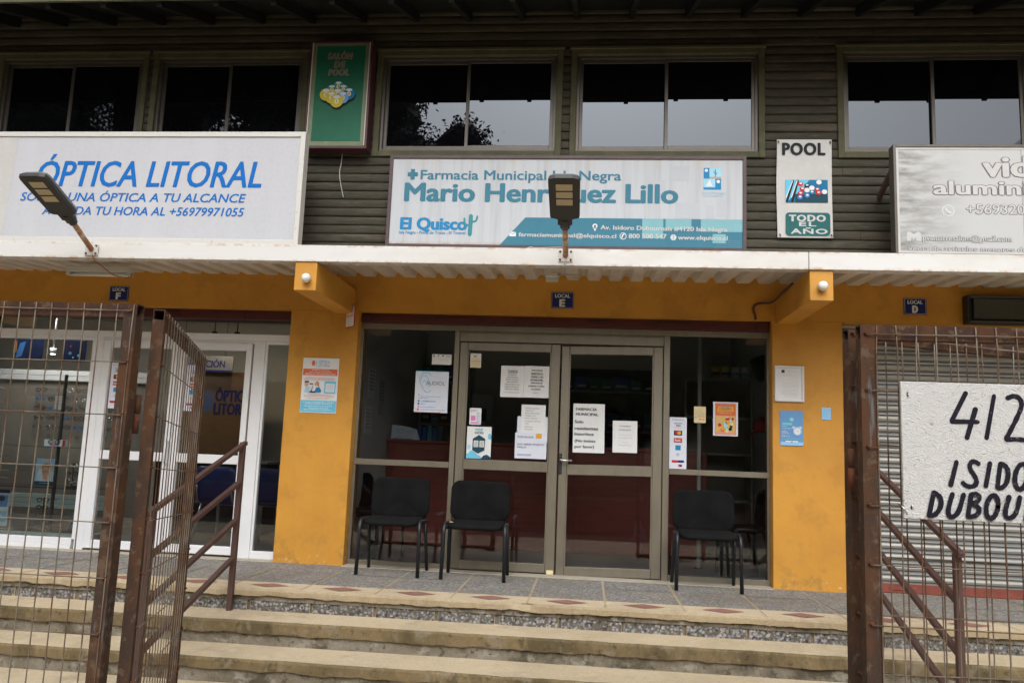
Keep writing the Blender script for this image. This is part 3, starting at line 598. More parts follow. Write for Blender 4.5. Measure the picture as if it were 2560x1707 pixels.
def door(x0, x1, sag, hinge):
    T = lambda p: Vector((p.x, p.y, p.z + (p.x - hinge) * sag))
    L, Rr = x0 + 0.07, x1 - 0.08
    m_ = MB(T).m('bronze'); y0, y1 = 0.107, 0.148
    m_.box(x0, L, y0, y1, 0.012, 1.984, 0.004); m_.box(Rr, x1, y0, y1, 0.012, 1.984, 0.004)
    for a, b in ((0.012, 0.088), (0.861, 0.951), (1.911, 1.984)): m_.box(L + 0.0005, Rr - 0.0005, y0 + 0.002, y1 - 0.002, a, b, 0.004)
    for a, b in ((0.088, 0.861), (0.951, 1.911)):
        m_.box(L, L + 0.010, y0 + 0.006, y1 - 0.01, a, b); m_.box(Rr - 0.010, Rr, y0 + 0.006, y1 - 0.01, a, b)
    d = m_.build('door', B)
    for a, b in ((0.086, 0.863), (0.949, 1.913)): MB(T).m('glass').box(L - 0.003, Rr + 0.003, 0.128, 0.132, a, b).build('pane', d)
    return d
dl = door(-1.160, -0.262, 0.0, 0); dr = door(-0.250, 0.634, 0.015, 0.634)
h = MB().m('plastic'); h.box(-0.252, -0.222, 0.098, 0.107, 0.853, 1.03, 0.004); h.build('lock_plate', dr)
h = MB().m('chrome'); h.tube([(-0.236, 0.10, 0.972), (-0.236, 0.066, 0.972), (-0.225, 0.060, 0.972), (-0.135, 0.060, 0.970)], 0.0085); h.tube([(-0.236, 0.098, 1.00), (-0.236, 0.09, 1.00)], 0.014); h.build('handle', dr)
MB().m('cream').box(-0.327, -0.270, 0.099, 0.1035, 0.005, 0.040).build('tape_strip', dl)
# --- optician front in white pvc
f = MB().m('pvc')
f.box(-7.9, -2.703, 0.10, 0.17, 1.944, 2.004, 0.003); f.box(-7.9, -2.703, 0.112, 0.16, 1.914, 1.9435, 0.002)
f.box(-4.612, -4.523, 0.10, 0.17, 0.0, 1.9435, 0.003); f.box(-4.642, -4.6125, 0.11, 0.16, 0.09, 1.9135, 0.002)
f.box(-3.068, -2.962, 0.10, 0.17, 0.0, 1.9435, 0.003); f.box(-7.9, -4.6425, 0.10, 0.17, 0.0, 0.04, 0.003); f.box(-7.9, -4.6425, 0.108, 0.162, 0.0405, 0.10, 0.003)
f.box(-2.9615, -2.703, 0.105, 0.165, 0.0, 0.07, 0.003); f.box(-6.6, -6.5, 0.10, 0.17, 0.1, 1.9135, 0.003); f.box(-2.9615, -2.942, 0.112, 0.16, 0.07, 1.9135, 0.002); f.box(-2.727, -2.7032, 0.112, 0.16, 0.07, 1.9135, 0.002)
f.m('bronze'); f.box(-3.079, -3.0685, 0.105, 0.16, 0.09, 1.9)
pf = f.build('shopfront', B)
for x0, x1, z0, z1 in ((-7.9, -4.64, 0.095, 1.92), (-2.945, -2.72, 0.066, 1.92), (-7.9, -2.703, 2.0, 2.14)):
    MB().m('glass').box(x0, x1, 0.13, 0.134, z0, z1).build('pane', pf)
def pdoor(x0, x1, sl_, sr):
    m_ = MB().m('pvc'); L, Rr = x0 + sl_, x1 - sr; y0, y1 = 0.092, 0.152
    m_.box(x0, L, y0, y1, 0.022, 1.918, 0.004); m_.box(Rr, x1, y0, y1, 0.022, 1.918, 0.004)
    for a, b in ((0.022, 0.095), (0.818, 0.898), (1.848, 1.918)): m_.box(L + 0.0005, Rr - 0.0005, y0 + 0.003, y1 - 0.002, a, b, 0.004)
    d = m_.build('door', B)
    for a, b in ((0.093, 0.82), (0.896, 1.85)): MB().m('glass').box(L - 0.003, Rr + 0.003, 0.128, 0.132, a, b).build('pane', d)
    return d
pd1 = pdoor(-4.520, -3.782, 0.07, 0.064); pd2 = pdoor(-3.779, -3.082, 0.063, 0.055)
h = MB().m('pvc'); h.tube([(-3.80, 0.092, 1.0), (-3.80, 0.05, 1.0), (-3.80, 0.05, 0.80), (-3.80, 0.092, 0.80)], 0.009); h.build('handle', pd1)
MB().m('threshold').box(-7.9, -2.703, -0.02, 0.099, -0.008, 0.006, 0.002).build('threshold', B)
# --- roller shutter of the third shop
q = MB().m('shutter'); A = []
zz_ = 0.075; sp = [(0, 0.0), (0.010, 0.012), (0.016, 0.012), (0.022, -0.002), (0.040, -0.007), (0.058, -0.002), (0.064, 0.010), (0.070, 0.010), (0.076, -0.001), (0.086, 0.0)]
while zz_ < 2.24: A += [(zz_ + a, 0.15 + b) for a, b in sp]; zz_ += 0.0875

for i in range(len(A) - 1):
    q.m('groove' if A[i][1] > 0.1525 or A[i + 1][1] > 0.1525 else 'shutter'); q.poly([(2.12, A[i][1], A[i][0]), (6.3, A[i][1], A[i][0]), (6.3, A[i + 1][1], A[i + 1][0]), (2.12, A[i + 1][1], A[i + 1][0])])
rs = q.build('roller_shutter', B)
q = MB().m('redbar'); q.box(2.125, 6.3, 0.135, 0.165, 0.0, 0.075, 0.003); q.box(2.5, 2.72, 0.128, 0.135, 0.025, 0.05, 0.002); q.build('bottom_bar', rs)

# ------------------------------------------------------------------ big signs
# blue lettered optician sign, a flat steel box
t = thing('shop_sign', 'long pale grey sign with blue slanted letters in a rust spotted white frame', 'sign', (-4.3, -0.45, 2.695))
q = MB().m('rwhite'); x0, x1, z0, z1 = -6.2, -2.503, 2.695, 3.705
frame4(q, x0, x1, z0, z1, 0.045, -0.50, -0.40, 0.003); q.box(x0 + 0.045, x1 - 0.045, -0.44, -0.41, z0 + 0.045, z1 - 0.045); q.build('frame', t)
q = MB().m('vinyl'); q.box(x0 + 0.044, x1 - 0.044, -0.488, -0.441, z0 + 0.044, z1 - 0.044); q.build('face', t)
q = MB().m('papergrey'); q.flat([(x0 + 0.046, z0 + 0.046), (-5.215, z0 + 0.046), (-5.165, z1 - 0.046), (x0 + 0.046, z1 - 0.046)], -0.4895); q.build('pale_panel', t)
lettered(t, 'blue', -0.4905, ('ÓPTICA LITORAL', -4.945, -2.868, 3.205, 3.432, 0.016, 0.2), ('SOMOS UNA ÓPTICA A TU ALCANCE', -5.08, -2.997, 3.068, 3.143, 0.016, 0.2), ('AGENDA TU HORA AL +56979971055', -4.86, -3.003, 2.945, 3.018, 0.016, 0.2))
q = MB().m('brownframe')
for x in (-5.6, -4.2, -2.9): q.beam((x, -0.4, 3.2), (x, 0.0, 3.35), 0.03, 0.03); q.beam((x, -0.42, 2.72), (x, -0.42, 2.50), 0.03, 0.03)
q.build('bracket', t)

# pharmacy sign, framed against the siding
t = thing('shop_sign', 'wide white and teal pharmacy sign in a brown steel frame above the canopy', 'sign', (-0.27, -0.09, 2.79))
q = MB().m('brownframe'); frame4(q, -1.845, 1.304, 2.790, 3.642, 0.031, -0.125, -0.05, 0.002); q.build('frame', t)
q = MB().m('vinylw'); q.box(-1.815, 1.274, -0.112, -0.06, 2.820, 3.612); q.build('face', t)
FX = lambda px: (px - 960) / 1
Y = -0.1135
q = MB().m('teal'); q.flat([(-0.82, 2.8215), (-0.60, 3.075), (1.2735, 3.075), (1.2735, 2.8215)], Y + 0.0005); q.build('teal_band', t)
q = MB().m('tealfade')
for r in ((0.42, 0.60, 2.90, 3.0745), (0.62, 0.84, 2.985, 3.0745), (0.92, 1.273, 2.965, 3.0745), (1.02, 1.13, 2.865, 2.945)): q.rect(*r, Y)
q.build('pattern', t); q = MB().m('facehint')
for r in ((0.45, 0.62, 3.30, 3.42), (0.66, 0.82, 3.42, 3.55), (0.70, 0.90, 3.08, 3.22), (0.96, 1.03, 3.08, 3.20), (1.05, 1.14, 3.10, 3.26)): q.rect(*r, Y)
q.build('pattern', t)
q = MB().m('teal'); Y -= 0.001
for r in ((-1.678, -1.585, 3.444, 3.482), (-1.650, -1.613, 3.4825, 3.512), (-1.650, -1.613, 3.414, 3.4435)): q.rect(*r, Y)
q.build('cross', t)
lettered(t, 'teal', Y, ('Farmacia Municipal Isla Negra', -1.560, 0.231, 3.418, 3.502, 0.024), ('Mario Henríquez Lillo', -1.700, 0.727, 3.218, 3.380, 0.044))
lettered(t, 'quisco', Y, ('El Quisco', -1.722, -1.115, 2.957, 3.060, 0.055), ('Isla Negra - Punta de Tralca - El Totoral', -1.724, -1.128, 2.914, 2.940, 0.02))
q = MB().m('cactus'); Y2_ = Y - 0.001
q.stroke([(-1.088, 2.915), (-1.085, 3.085)], 0.038, Y2_); q.stroke([(-1.075, 3.03), (-1.040, 3.035), (-1.030, 3.06), (-1.027, 3.08)], 0.016, Y2_ - 0.0004); q.stroke([(-1.10, 2.995), (-1.138, 3.005), (-1.142, 3.03), (-1.142, 3.06)], 0.017, Y2_ - 0.0008); q.build('cactus_logo', t)
lettered(t, 'papergrey', Y, ('Av. Isidoro Dubournais #4120 Isla Negra', 0.060, 1.145, 2.975, 3.012, 0.032, 0, 'F', -0.008), ('farmaciamunicipal@elquisco.cl', -0.655, 0.198, 2.903, 2.938, 0.032, 0, 'F', -0.006), ('800 500 547', 0.305, 0.630, 2.899, 2.938, 0.035), ('www.elquisco.cl', 0.727, 1.147, 2.893, 2.928, 0.032))
q = MB().m('paper')
q.ring(0.012, 3.003, 0.022, 0.022, 0.011, Y, 16); q.flat([(-0.006, 2.990), (0.030, 2.990), (0.012, 2.957)], Y)
q.ring(0.257, 2.917, 0.029, 0.031, 0.005, Y, 20); q.stroke([(0.247, 2.902), (0.250, 2.922), (0.266, 2.936)], 0.010, Y)
q.disc(0.688, 2.911, 0.026, 0.026, Y, 18)
q.rect(-0.735, -0.678, 2.902, 2.942, Y)
for r in range(4):
    for c in range(12 - r): q.disc(1.245 - c * 0.018, 2.832 + r * 0.0175 + (0.0 if c % 2 else 0.002), 0.0017, 0.0017, Y, 6)
q.build('icon', t)
q = MB().m('teal'); Ye = Y - 0.0006
q.stroke([(-0.733, 2.940), (-0.7065, 2.918), (-0.680, 2.940)], 0.004, Ye)
for dz in (-0.012, 0.0, 0.012): q.rect(0.663, 0.713, 2.910 + dz, 2.9125 + dz, Ye)
q.rect(0.6865, 0.6895, 2.886, 2.936, Ye); q.build('icon', t)
q = MB(); Yc = Y
q.m('quisco').rect(0.941, 0.990, 3.440, 3.535, Yc); q.m('skyl').rect(0.990, 1.092, 3.455, 3.535, Yc); q.m('sand').rect(0.990, 1.090, 3.437, 3.455, Yc)
q.m('skyl').rect(0.941, 1.040, 3.360, 3.437, Yc); q.m('quisco').rect(0.941, 1.040, 3.342, 3.360, Yc); q.rect(1.040, 1.090, 3.342, 3.437, Yc)
q.m('paper').disc(0.964, 3.512, 0.014, 0.014, Yc - .0006); q.disc(1.066, 3.413, 0.015, 0.015, Yc - .0006)
q.flat([(0.960, 3.370), (1.020, 3.370), (0.990, 3.428)], Yc - .0006)
q.m('petrol').stroke([(1.041, 3.455), (1.041, 3.52)], 0.005, Yc - .0006); q.stroke([(1.041, 3.475), (1.052, 3.48), (1.052, 3.495)], 0.004, Yc - .0009); q.stroke([(1.041, 3.485), (1.030, 3.49), (1.030, 3.505)], 0.004, Yc - .0012)
q.m('faint'); text(q, 'MUNICIPALIDAD', 0.922, 1.124, 3.302, 3.322, Yc, 0.0); text(q, 'DE EL QUISCO', 0.936, 1.110, 3.277, 3.297, Yc, 0.0); q.build('crest', t)

# silver grey joinery sign at the right edge of the picture
t = thing('shop_sign', 'silver grey sign with outlined white letters on a strut above the canopy', 'sign', (3.45, -0.46, 2.682))
q = MB().m('grey_alu'); frame4(q, 2.388, 4.60, 2.682, 3.601, 0.022, -0.50, -0.40, 0.002); q.build('frame', t)
q = MB().m('silver'); q.box(2.409, 4.579, -0.490, -0.42, 2.703, 3.580); q.build('face', t)
q = MB().m('papergrey'); frame4(q, 2.4095, 4.5785, 2.7035, 3.5795, 0.019, -0.493, -0.4905, 0.0); q.build('border', t)
for body, xa, xb, za, zb, bold, o in (('vidrios', 3.070, 3.905, 3.340, 3.500, 0.05, 0.009), ('aluminio', 2.690, 3.560, 3.190, 3.298, 0.045, 0.008), ('+5693208', 2.937, 3.440, 3.031, 3.108, 0.015, 0.005), ('pvc.torresalum@gmail.com', 2.598, 3.266, 2.808, 2.853, 0.02, 0.004), ('venta de articulos menores de', 2.487, 3.375, 2.724, 2.764, 0.015, 0.004)):
    lettered(t, 'outline', -0.4915, (body, xa - o, xb + o, za, zb, bold + o / (zb - za) * 0.68), name='letter_outline'); lettered(t, 'papergrey', -0.4932, (body, xa, xb, za, zb, bold))
qw = MB().m('papergrey')
qw.flat([(2.478, 2.803), (2.505, 2.803), (2.515, 2.84), (2.53, 2.815), (2.545, 2.84), (2.553, 2.803), (2.585, 2.803), (2.585, 2.868), (2.565, 2.880), (2.532, 2.858), (2.498, 2.880), (2.478, 2.868)], -0.4928)
qw.build('icon', t)
q = MB().m('tint'); q.ring(2.80, 3.055, 0.047, 0.047, 0.007, -0.4915, 24); q.stroke([(2.782, 3.075), (2.793, 3.05), (2.820, 3.037)], 0.014, -0.4915); q.build('icon', t)
q = MB().m('rail'); q.beam((2.44, 0.0, 3.30), (2.42, -0.42, 3.45), 0.035, 0.035); q.beam((4.2, 0.0, 3.30), (4.2, -0.42, 3.45), 0.035, 0.035); q.beam((2.8, -0.42, 2.69), (2.8, -0.42, 2.5), 0.03, 0.03); q.beam((4.2, -0.42, 2.69), (4.2, -0.42, 2.5), 0.03, 0.03); q.build('strut', t)

# green pool hall box
t = thing('light_box', 'upright green box sign with pool balls in a dark maroon frame', 'sign', (-2.355, -0.05, 3.686))
q = MB().m('maroon'); x0, x1, z0, z1 = -2.650, -2.061, 3.686, 4.722
frame4(q, x0, x1, z0, z1, 0.026, -0.165, -0.012, 0.003); q.box(x0 + 0.026, x1 - 0.026, -0.05, -0.036, z0 + 0.026, z1 - 0.026); q.build('frame', t)
q = MB().m('green_edge'); q.box(x0 + 0.026, x1 - 0.026, -0.157, -0.051, z0 + 0.026, z1 - 0.026); q.build('border', t)
q = MB().m('green'); q.box(x0 + 0.066, x1 - 0.066, -0.159, -0.15, z0 + 0.07, z1 - 0.05); q.build('face', t)
q = MB().m('rwhite'); q.box(x0 + 0.022, x0 + 0.029, -0.1675, -0.16, z0 + 0.03, z1 - 0.02); q.build('bead', t); q = MB().m('rwhite'); q.box(x1 - 0.029, x1 - 0.022, -0.1675, -0.16, z0 + 0.03, z1 - 0.02); q.build('bead', t)
Y = -0.1605
for nm, o, dy in (('salmon', 0.0045, 0.0), ('dgreen', 0.0, -0.001)):
    for s_, a, b, zb in (('SALÓN', -2.475, -2.252, 4.545), ('DE', -2.41, -2.315, 4.465), ('POOL', -2.46, -2.275, 4.387)): lettered(t, nm, Y + dy, (s_, a - o, b + o, zb, zb + 0.058, 0.012 + o * 9, 0.12, 'F', 0, 1.2))
q = MB().m('ink'); Yb = Y
balls = [(-2.385, 4.305, 'bluegreen', '9', .9), (-2.445, 4.27, 'bluegreen', '7', .9), (-2.335, 4.27, 'bluegreen', '6', .9), (-2.28, 4.232, 'bball', '4', 1.0), (-2.495, 4.225, 'yball', '5', 1.05), (-2.385, 4.225, 'yball', '8', 1), (-2.335, 4.195, 'mid', '2', 1.0), (-2.442, 4.195, 'yball', '3', 1), (-2.39, 4.16, 'yball', '1', 1.08)]
balls = [(x + .024, z - .026, c, n_, s_) for x, z, c, n_, s_ in balls]
for x, z, c, n_, s_ in balls: q.disc(x + 0.004, z - 0.018, 0.06 * s_, 0.06 * s_, Yb)
for i, (x, z, c, n_, s_) in enumerate(balls):
    y = Yb - 0.0008 * (i + 1)
    q.m(c).disc(x, z, 0.056 * s_, 0.056 * s_, y, 24); q.m('tint').disc(x + 0.0, z + 0.038 * s_, 0.03 * s_, 0.013 * s_, y - 0.0003, 14); q.m('cream').disc(x, z, 0.02 * s_, 0.023 * s_, y - 0.0003, 14)
    q.m('ink'); text(q, n_, x - 0.012, x + 0.012, z - 0.013, z + 0.013, y - 0.0005, 0.01, 0, 'C')
q.build('ball_print', t)

# POOL TODO EL AÑO panel
t = thing('pool_sign', 'narrow white metal sign with pool balls and a dark green patch on the siding', 'sign', (1.81, -0.035, 2.945))
q = MB().m('papergrey'); P_ = []
for j in range(13):
    z = 2.945 + 0.882 * j / 12; bow = 0.006 * math.sin(j / 12 * math.pi); P_.append((1.578 + 0.004 * math.cos(j / 12 * 6.3), 2.046 - 0.005 * math.sin(j / 12 * 3.1), z, -0.034 - bow * 0.8))
q.strip([(a, y, z) for a, b, z, y in P_], [(b, y - 0.001, z) for a, b, z, y in P_]); q.strip([(a, y + 0.004, z) for a, b, z, y in P_], [(b, y + 0.004, z) for a, b, z, y in P_]); q.build('panel', t)
Y = -0.0435
q = MB().m('ink'); text(q, 'POOL', 1.622, 1.990, 3.686, 3.790, Y, 0.045, 0, 'F', 0, 1.12); q.build('lettering', t)
q = MB().m('bball').rect(1.648, 2.005, 3.255, 3.458, Y)
q.m('sky').flat([(1.648, 3.458), (1.85, 3.458), (1.80, 3.38), (1.70, 3.30), (1.660, 3.255), (1.648, 3.255)], Y - .0004)
q.m('petrol').rect(1.73, 2.005, 3.255, 3.33, Y - .0006)
for a, b in ((1.66, 1.715), (1.705, 1.752)):
    q.m('ink').stroke([(a, 3.262), (b, 3.45)], 0.02, Y - .0008); q.m('paper').stroke([(a - .006, 3.30), (b - .004, 3.45)], 0.007, Y - .0011)
for i, (x, z, c) in enumerate(((1.775, 3.42, 'red'), (1.79, 3.375, 'red'), (1.83, 3.405, 'ink'), (1.775, 3.335, 'red'), (1.83, 3.365, 'paper'), (1.87, 3.385, 'paper'), (1.915, 3.37, 'red'), (1.87, 3.345, 'bball'), (1.83, 3.315, 'royal'), (1.77, 3.30, 'royal'), (1.925, 3.34, 'red'), (1.93, 3.435, 'paper'), (1.975, 3.35, 'paper'))):
    q.m(c).disc(x, z, 0.023, 0.021, Y - .0014 - i * .0004, 14); q.m('paper').disc(x + 0.002, z + 0.006, 0.012, 0.008, Y - .0016 - i * .0004, 10)
q.build('photo_print', t)
q = MB().m('dgreen'); R_ = 0.03
q.flat([(xc + R_ * math.cos(a0 + a * math.pi / 8), zc_ + R_ * math.sin(a0 + a * math.pi / 8)) for xc, zc_, a0 in ((2.022 - R_, 3.165 - R_, 0), (1.648 + R_, 3.165 - R_, math.pi / 2), (1.648 + R_, 2.963 + R_, math.pi), (2.022 - R_, 2.963 + R_, -math.pi / 2)) for a in range(5)], Y); q.build('patch', t)
lettered(t, 'papergrey', Y - .001, ('TODO', 1.675, 1.985, 3.088, 3.142, 0.06, 0, 'F', 0, 1.15), ('EL', 1.760, 1.905, 3.045, 3.080, 0.06, 0, 'F', 0, 1.15), ('AÑO', 1.690, 1.998, 2.978, 3.020, 0.06, 0, 'F', 0, 1.15))
for x, z in ((1.592, 3.805), (2.03, 3.80), (1.60, 2.968), (2.03, 2.968)): q = MB().m('hinge'); q.disc(x, z, 0.008, 0.008, Y - .001, 8); q.disc(x + .004, z - .012, 0.004, 0.01, Y - .0014, 7); q.build('bolt', t)

# LOCAL plates
for lt, x0, x1, z0, z1, lb in (('F', -4.459, -4.269, 2.269, 2.409, 'navy enamel plate reading LOCAL F on the ochre lintel'), ('E', -0.355, -0.154, 2.288, 2.435, 'navy enamel plate reading LOCAL E above the pharmacy doors'), ('D', 2.622, 2.806, 2.300, 2.440, 'navy enamel plate reading LOCAL D above the steel shutter')):
    t = thing('number_plate', lb, 'plate', ((x0 + x1) / 2, -0.004, z0), group='navy plates with the shop letters')
    q = MB().m('navy'); q.box(x0, x1, -0.008, -0.0005, z0, z1, 0.002); q.build('plate', t)
    q = MB().m('tint'); w_, h_ = x1 - x0, z1 - z0; Y = -0.009
    for r in ((x0 + .006, x1 - .006, z0 + .005, z0 + .0075), (x0 + .006, x1 - .006, z1 - .0075, z1 - .005), (x0 + .006, x0 + .0085, z0 + .0078, z1 - .0078), (x1 - .0085, x1 - .006, z0 + .0078, z1 - .0078)): q.rect(*r, Y)
    q.build('border', t)
    lettered(t, 'white', Y, ('LOCAL', x0 + w_ * .17, x1 - w_ * .17, z0 + h_ * .65, z0 + h_ * .86, 0.03), (lt, x0 + w_ * .36, x1 - w_ * .38, z0 + h_ * .12, z0 + h_ * .53, 0.07))

# projecting card sign on the column
t = thing('projecting_sign', 'small white card payment sign with red edge sticking out from the ochre column', 'sign', (-2.12, -0.08, 2.02))
T = lambda p: Vector((-2.186 + p.x * 0.72, -0.012 - p.x * 0.70, 2.066 + p.z)) + Vector((0.70, 0.72, 0)) * (p.y)
q = MB(T).m('red'); q.box(0, 0.150, -0.006, 0.006, 0, 0.203, 0.008); q.build('panel', t)
q = MB(T).m('paper'); q.box(0.007, 0.143, -0.0075, 0.0075, 0.007, 0.196, 0.002); q.build('face', t)
q = MB(T).m('red'); text(q, 'transbank', 0.018, 0.135, 0.092, 0.122, -0.0085, 0.0); q.build('lettering', t)

# dark scrolling display over the right shop
t = thing('message_display', 'long switched off dark message display above the steel shutter', 'display', (3.8, -0.05, 2.222))
q = MB().m('plastic'); frame4(q, 3.094, 4.55, 2.222, 2.458, 0.024, -0.10, -0.002, 0.003); q.box(3.118, 4.526, -0.06, -0.01, 2.246, 2.434); q.build('case', t)
q = MB().m('matrix'); q.box(3.15, 4.50, -0.088, -0.0605, 2.262, 2.430); q.build('screen', t)
q = MB().m('grey_alu'); q.box(3.112, 4.54, -0.104, -0.1003, 2.228, 2.244, 0.001); q.box(3.112, 4.54, -0.104, -0.1003, 2.44, 2.452, 0.001); q.build('trim_strip', t)

# ------------------------------------------------------------------ lamps and wires of the canopy
def lamp(loc, label):
    t = thing('floodlight', label, 'lamp', loc, 0.0, 'solar lamps on the canopy edge')
    q = MB().m('rpipe'); q.tube([(0, 0.0, -0.005), (0, -0.10, 0.05), (0, -0.315, 0.171)], 0.021, 12); q.build('arm', t, local=True)
    q = MB().m('rwhite'); q.box(-0.055, 0.055, -0.008, -0.001, -0.05, 0.04, 0.002); q.m('hinge')
    for x in (-0.04, 0.04):
        for z in (-0.035, 0.028): q.lathe([(0.008, 0), (0.008, 0.006)], (x, -0.008, z), 8, 'y')
    q.build('mounting_plate', t, local=True)
    c0 = Vector((0, -0.268, 0.1465)); dr_ = Vector((0, -0.925, 0.380)); up_ = Vector((0, 0.380, 0.925))
    T = lambda p: c0 + Vector((p.x, 0, 0)) + dr_ * p.y + up_ * p.z
    out = [(-0.035, 0.0), (-0.035, 0.035), (-0.052, 0.04), (-0.052, 0.105), (-0.098, 0.118), (-0.105, 0.135), (-0.108, 0.50), (-0.098, 0.530), (-0.06, 0.542), (0.06, 0.542), (0.098, 0.530), (0.108, 0.50), (0.105, 0.135), (0.098, 0.118), (0.052, 0.105), (0.052, 0.04), (0.035, 0.035), (0.035, 0.0)]
    q = MB(T)
    def slab(z0, z1, ins, mt):
        q.m(mt); a = [q.v((x * ins[0], (y - .27) * ins[0] + .27, z0)) for x, y in out]; b = [q.v((x * ins[1], (y - .27) * ins[1] + .27, z1)) for x, y in out]; n = len(a)
        q.f(a); q.f(b[::-1])
        for i in range(n): q.f([a[(i + 1) % n], a[i], b[i], b[(i + 1) % n]])
    slab(-0.022, 0.002, (0.985, 1.0), 'lampgrey'); slab(0.0025, 0.026, (1.0, 0.94), 'lamptop')
    q.m('lampgrey'); q.tube([(0, -0.01, 0), (0, 0.09, 0)], 0.033, 12); q.lathe([(0.006, 0), (0.006, 0.004)], (0, 0.508, -0.027), 10); q.build('head', t, local=True)
    for i in range(3):
        q = MB(T).m('led'); y0 = 0.262 + i * 0.076; q.box(-0.056, 0.056, y0, y0 + 0.062, -0.027, -0.0225, 0.002); q.build('led_panel', t, local=True)
    return t
lamp((-3.950, -1.092, 2.485), 'dark solar lamp on rusty arm in front of the blue lettered sign')
lamp((-0.203, -1.086, 2.495), 'dark solar lamp on rusty arm in front of the white teal pharmacy sign')
for x, z, lb in ((-2.180, 2.283, 'round white globe lamp on the beam end near the red edged card sign'), (1.654, 2.294, 'round white globe lamp on the beam end below the POOL sign')):
    t = thing('globe_lamp', lb, 'lamp', (x, -1.10, z), group='globe lamps on the beam ends')
    q = MB().m('plastic'); q.lathe([(0.024, 0), (0.024, 0.012)], (x, -1.0725, z), 16, 'y'); q.build('base', t)
    q = MB().m('globe'); q.lathe([(0.026, 0.0), (0.034, 0.012), (0.036, 0.026), (0.033, 0.042), (0.024, 0.055), (0.010, 0.063), (0.002, 0.064)], (x, -1.0845, z), 20, 'y'); q.build('globe', t)
t = thing('tube_light', 'white batten tube light under the canopy with an orange wire', 'lamp', (-4.25, -0.5, 2.39))
q = MB().m('boxgrey'); q.box(-4.55, -3.965, -0.53, -0.45, 2.43, 2.475, 0.003); q.box(-4.55, -4.515, -0.52, -0.46, 2.40, 2.43, 0.003); q.box(-4.00, -3.965, -0.52, -0.46, 2.40, 2.43, 0.003); q.build('housing', t)
q = MB().m('tubeglass'); q.tube([(-4.515, -0.49, 2.408), (-4.0, -0.49, 2.408)], 0.014, 10); q.build('tube', t)
def wire(name, label, cat, pts, r, mt):
    P = [Vector(p) for p in pts]
    for _ in range(2):
        o = [P[0]]
        for a, b in zip(P, P[1:]): o += [a * .75 + b * .25, a * .25 + b * .75]
        P = o + [P[-1]]
    return tag(MB().m(mt).tube(P, r, 6).build(name), label, cat)
wire('cable', 'thin orange cable sagging from the left lamp bracket to the tube light', 'cable', [(-3.935, -1.096, 2.455), (-3.93, -1.10, 2.40), (-3.96, -0.9, 2.385), (-4.0, -0.7, 2.36), (-3.97, -0.5, 2.375), (-3.958, -0.49, 2.43)], 0.005, 'cableo')
wire('cable', 'grey cable from the right lamp bracket to a junction box under the canopy', 'cable', [(-0.20, -1.095, 2.46), (-0.21, -1.10, 2.40), (-0.26, -0.95, 2.40), (-0.33, -0.62, 2.46)], 0.005, 'cablew')
wire('cable', 'pale loose cable lying on the canopy edge beside the right lamp', 'cable', [(-0.20, -1.09, 2.555), (-0.30, -1.06, 2.562), (-0.44, -1.05, 2.556), (-0.47, -1.04, 2.57), (-0.5, -1.05, 2.553)], 0.004, 'cablew')
t = thing('junction_box', 'small pale electrical box with an antenna under the canopy', 'junction box', (-0.33, -0.6, 2.42))
q = MB().m('boxgrey'); q.box(-0.375, -0.275, -0.66, -0.56, 2.43, 2.50, 0.004); q.box(-0.375, -0.275, -0.60, -0.58, 2.40, 2.43, 0.003); q.build('box', t)
q = MB().m('cablew'); q.tube([(-0.275, -0.62, 2.455), (-0.14, -0.64, 2.445), (-0.09, -0.64, 2.44)], 0.006, 6); q.build('rod', t)
wire('cable', 'dark conduit running from the right beam down to the pharmacy lintel corner', 'cable', [(1.565, -0.60, 2.42), (1.55, -0.35, 2.40), (1.53, -0.03, 2.365), (1.44, -0.012, 2.37), (1.385, -0.012, 2.35), (1.38, -0.012, 2.30), (1.40, -0.012, 2.26), (1.395, -0.012, 2.225)], 0.010, 'rail')
wire('cable', 'short pale cable hanging on the siding below the green box', 'cable', [(-2.325, -0.03, 3.70), (-2.325, -0.03, 3.60), (-2.34, -0.034, 3.50), (-2.315, -0.034, 3.38), (-2.285, -0.03, 3.27)], 0.0042, 'cablew')

# ------------------------------------------------------------------ notices and papers
PY = 0.1195
def sheet(name, label, cat, x0, x1, z0, z1, y=PY, mt='paper', lean=0.0, curl=0.003, group=None, tape=True):
    """one sheet of paper: slightly wavy; returns (thing, print builder factory u,v -> flat pieces)"""
    t = thing(name, label, cat, ((x0 + x1) / 2, y, z0), group=group)
    T = lambda p: Vector((p.x + (p.z - z0) * -lean, p.y, p.z + (p.x - x0) * lean))
    q = MB(T).m(mt); q.sm = True; n, m_ = 6, 8; sd0 = rnd.random() * 50; V = []
    for j in range(m_ + 1):
        V.append([q.v((x0 + (x1 - x0) * i / n, y - 0.0035 - curl * (0.5 + 0.5 * mnoise.noise(Vector((i * 0.55 + sd0, j * 0.5, 0)))), z0 + (z1 - z0) * j / m_)) for i in range(n + 1)])
    for j in range(m_):
        for i in range(n): q.f([V[j][i], V[j][i + 1], V[j + 1][i + 1], V[j + 1][i]])
    q.build('sheet', t)
    w, h = x1 - x0, z1 - z0; yy = y - 0.0042 - curl
    return t, T, (lambda u: x0 + u * w), (lambda v: z0 + v * h), yy
def printed(s, mt, lines, bold=0.012, name='lettering', halign='C'):
    """lines: (text, u0, u1, v base, v cap)"""
    t, T, U, V, y = s
    for L in lines: q = MB(T).m(mt); text(q, L[0], U(L[1]), U(L[2]), V(L[3]), V(L[4]), y, bold, 0, L[5] if len(L) > 5 else halign); q.build(name, t)
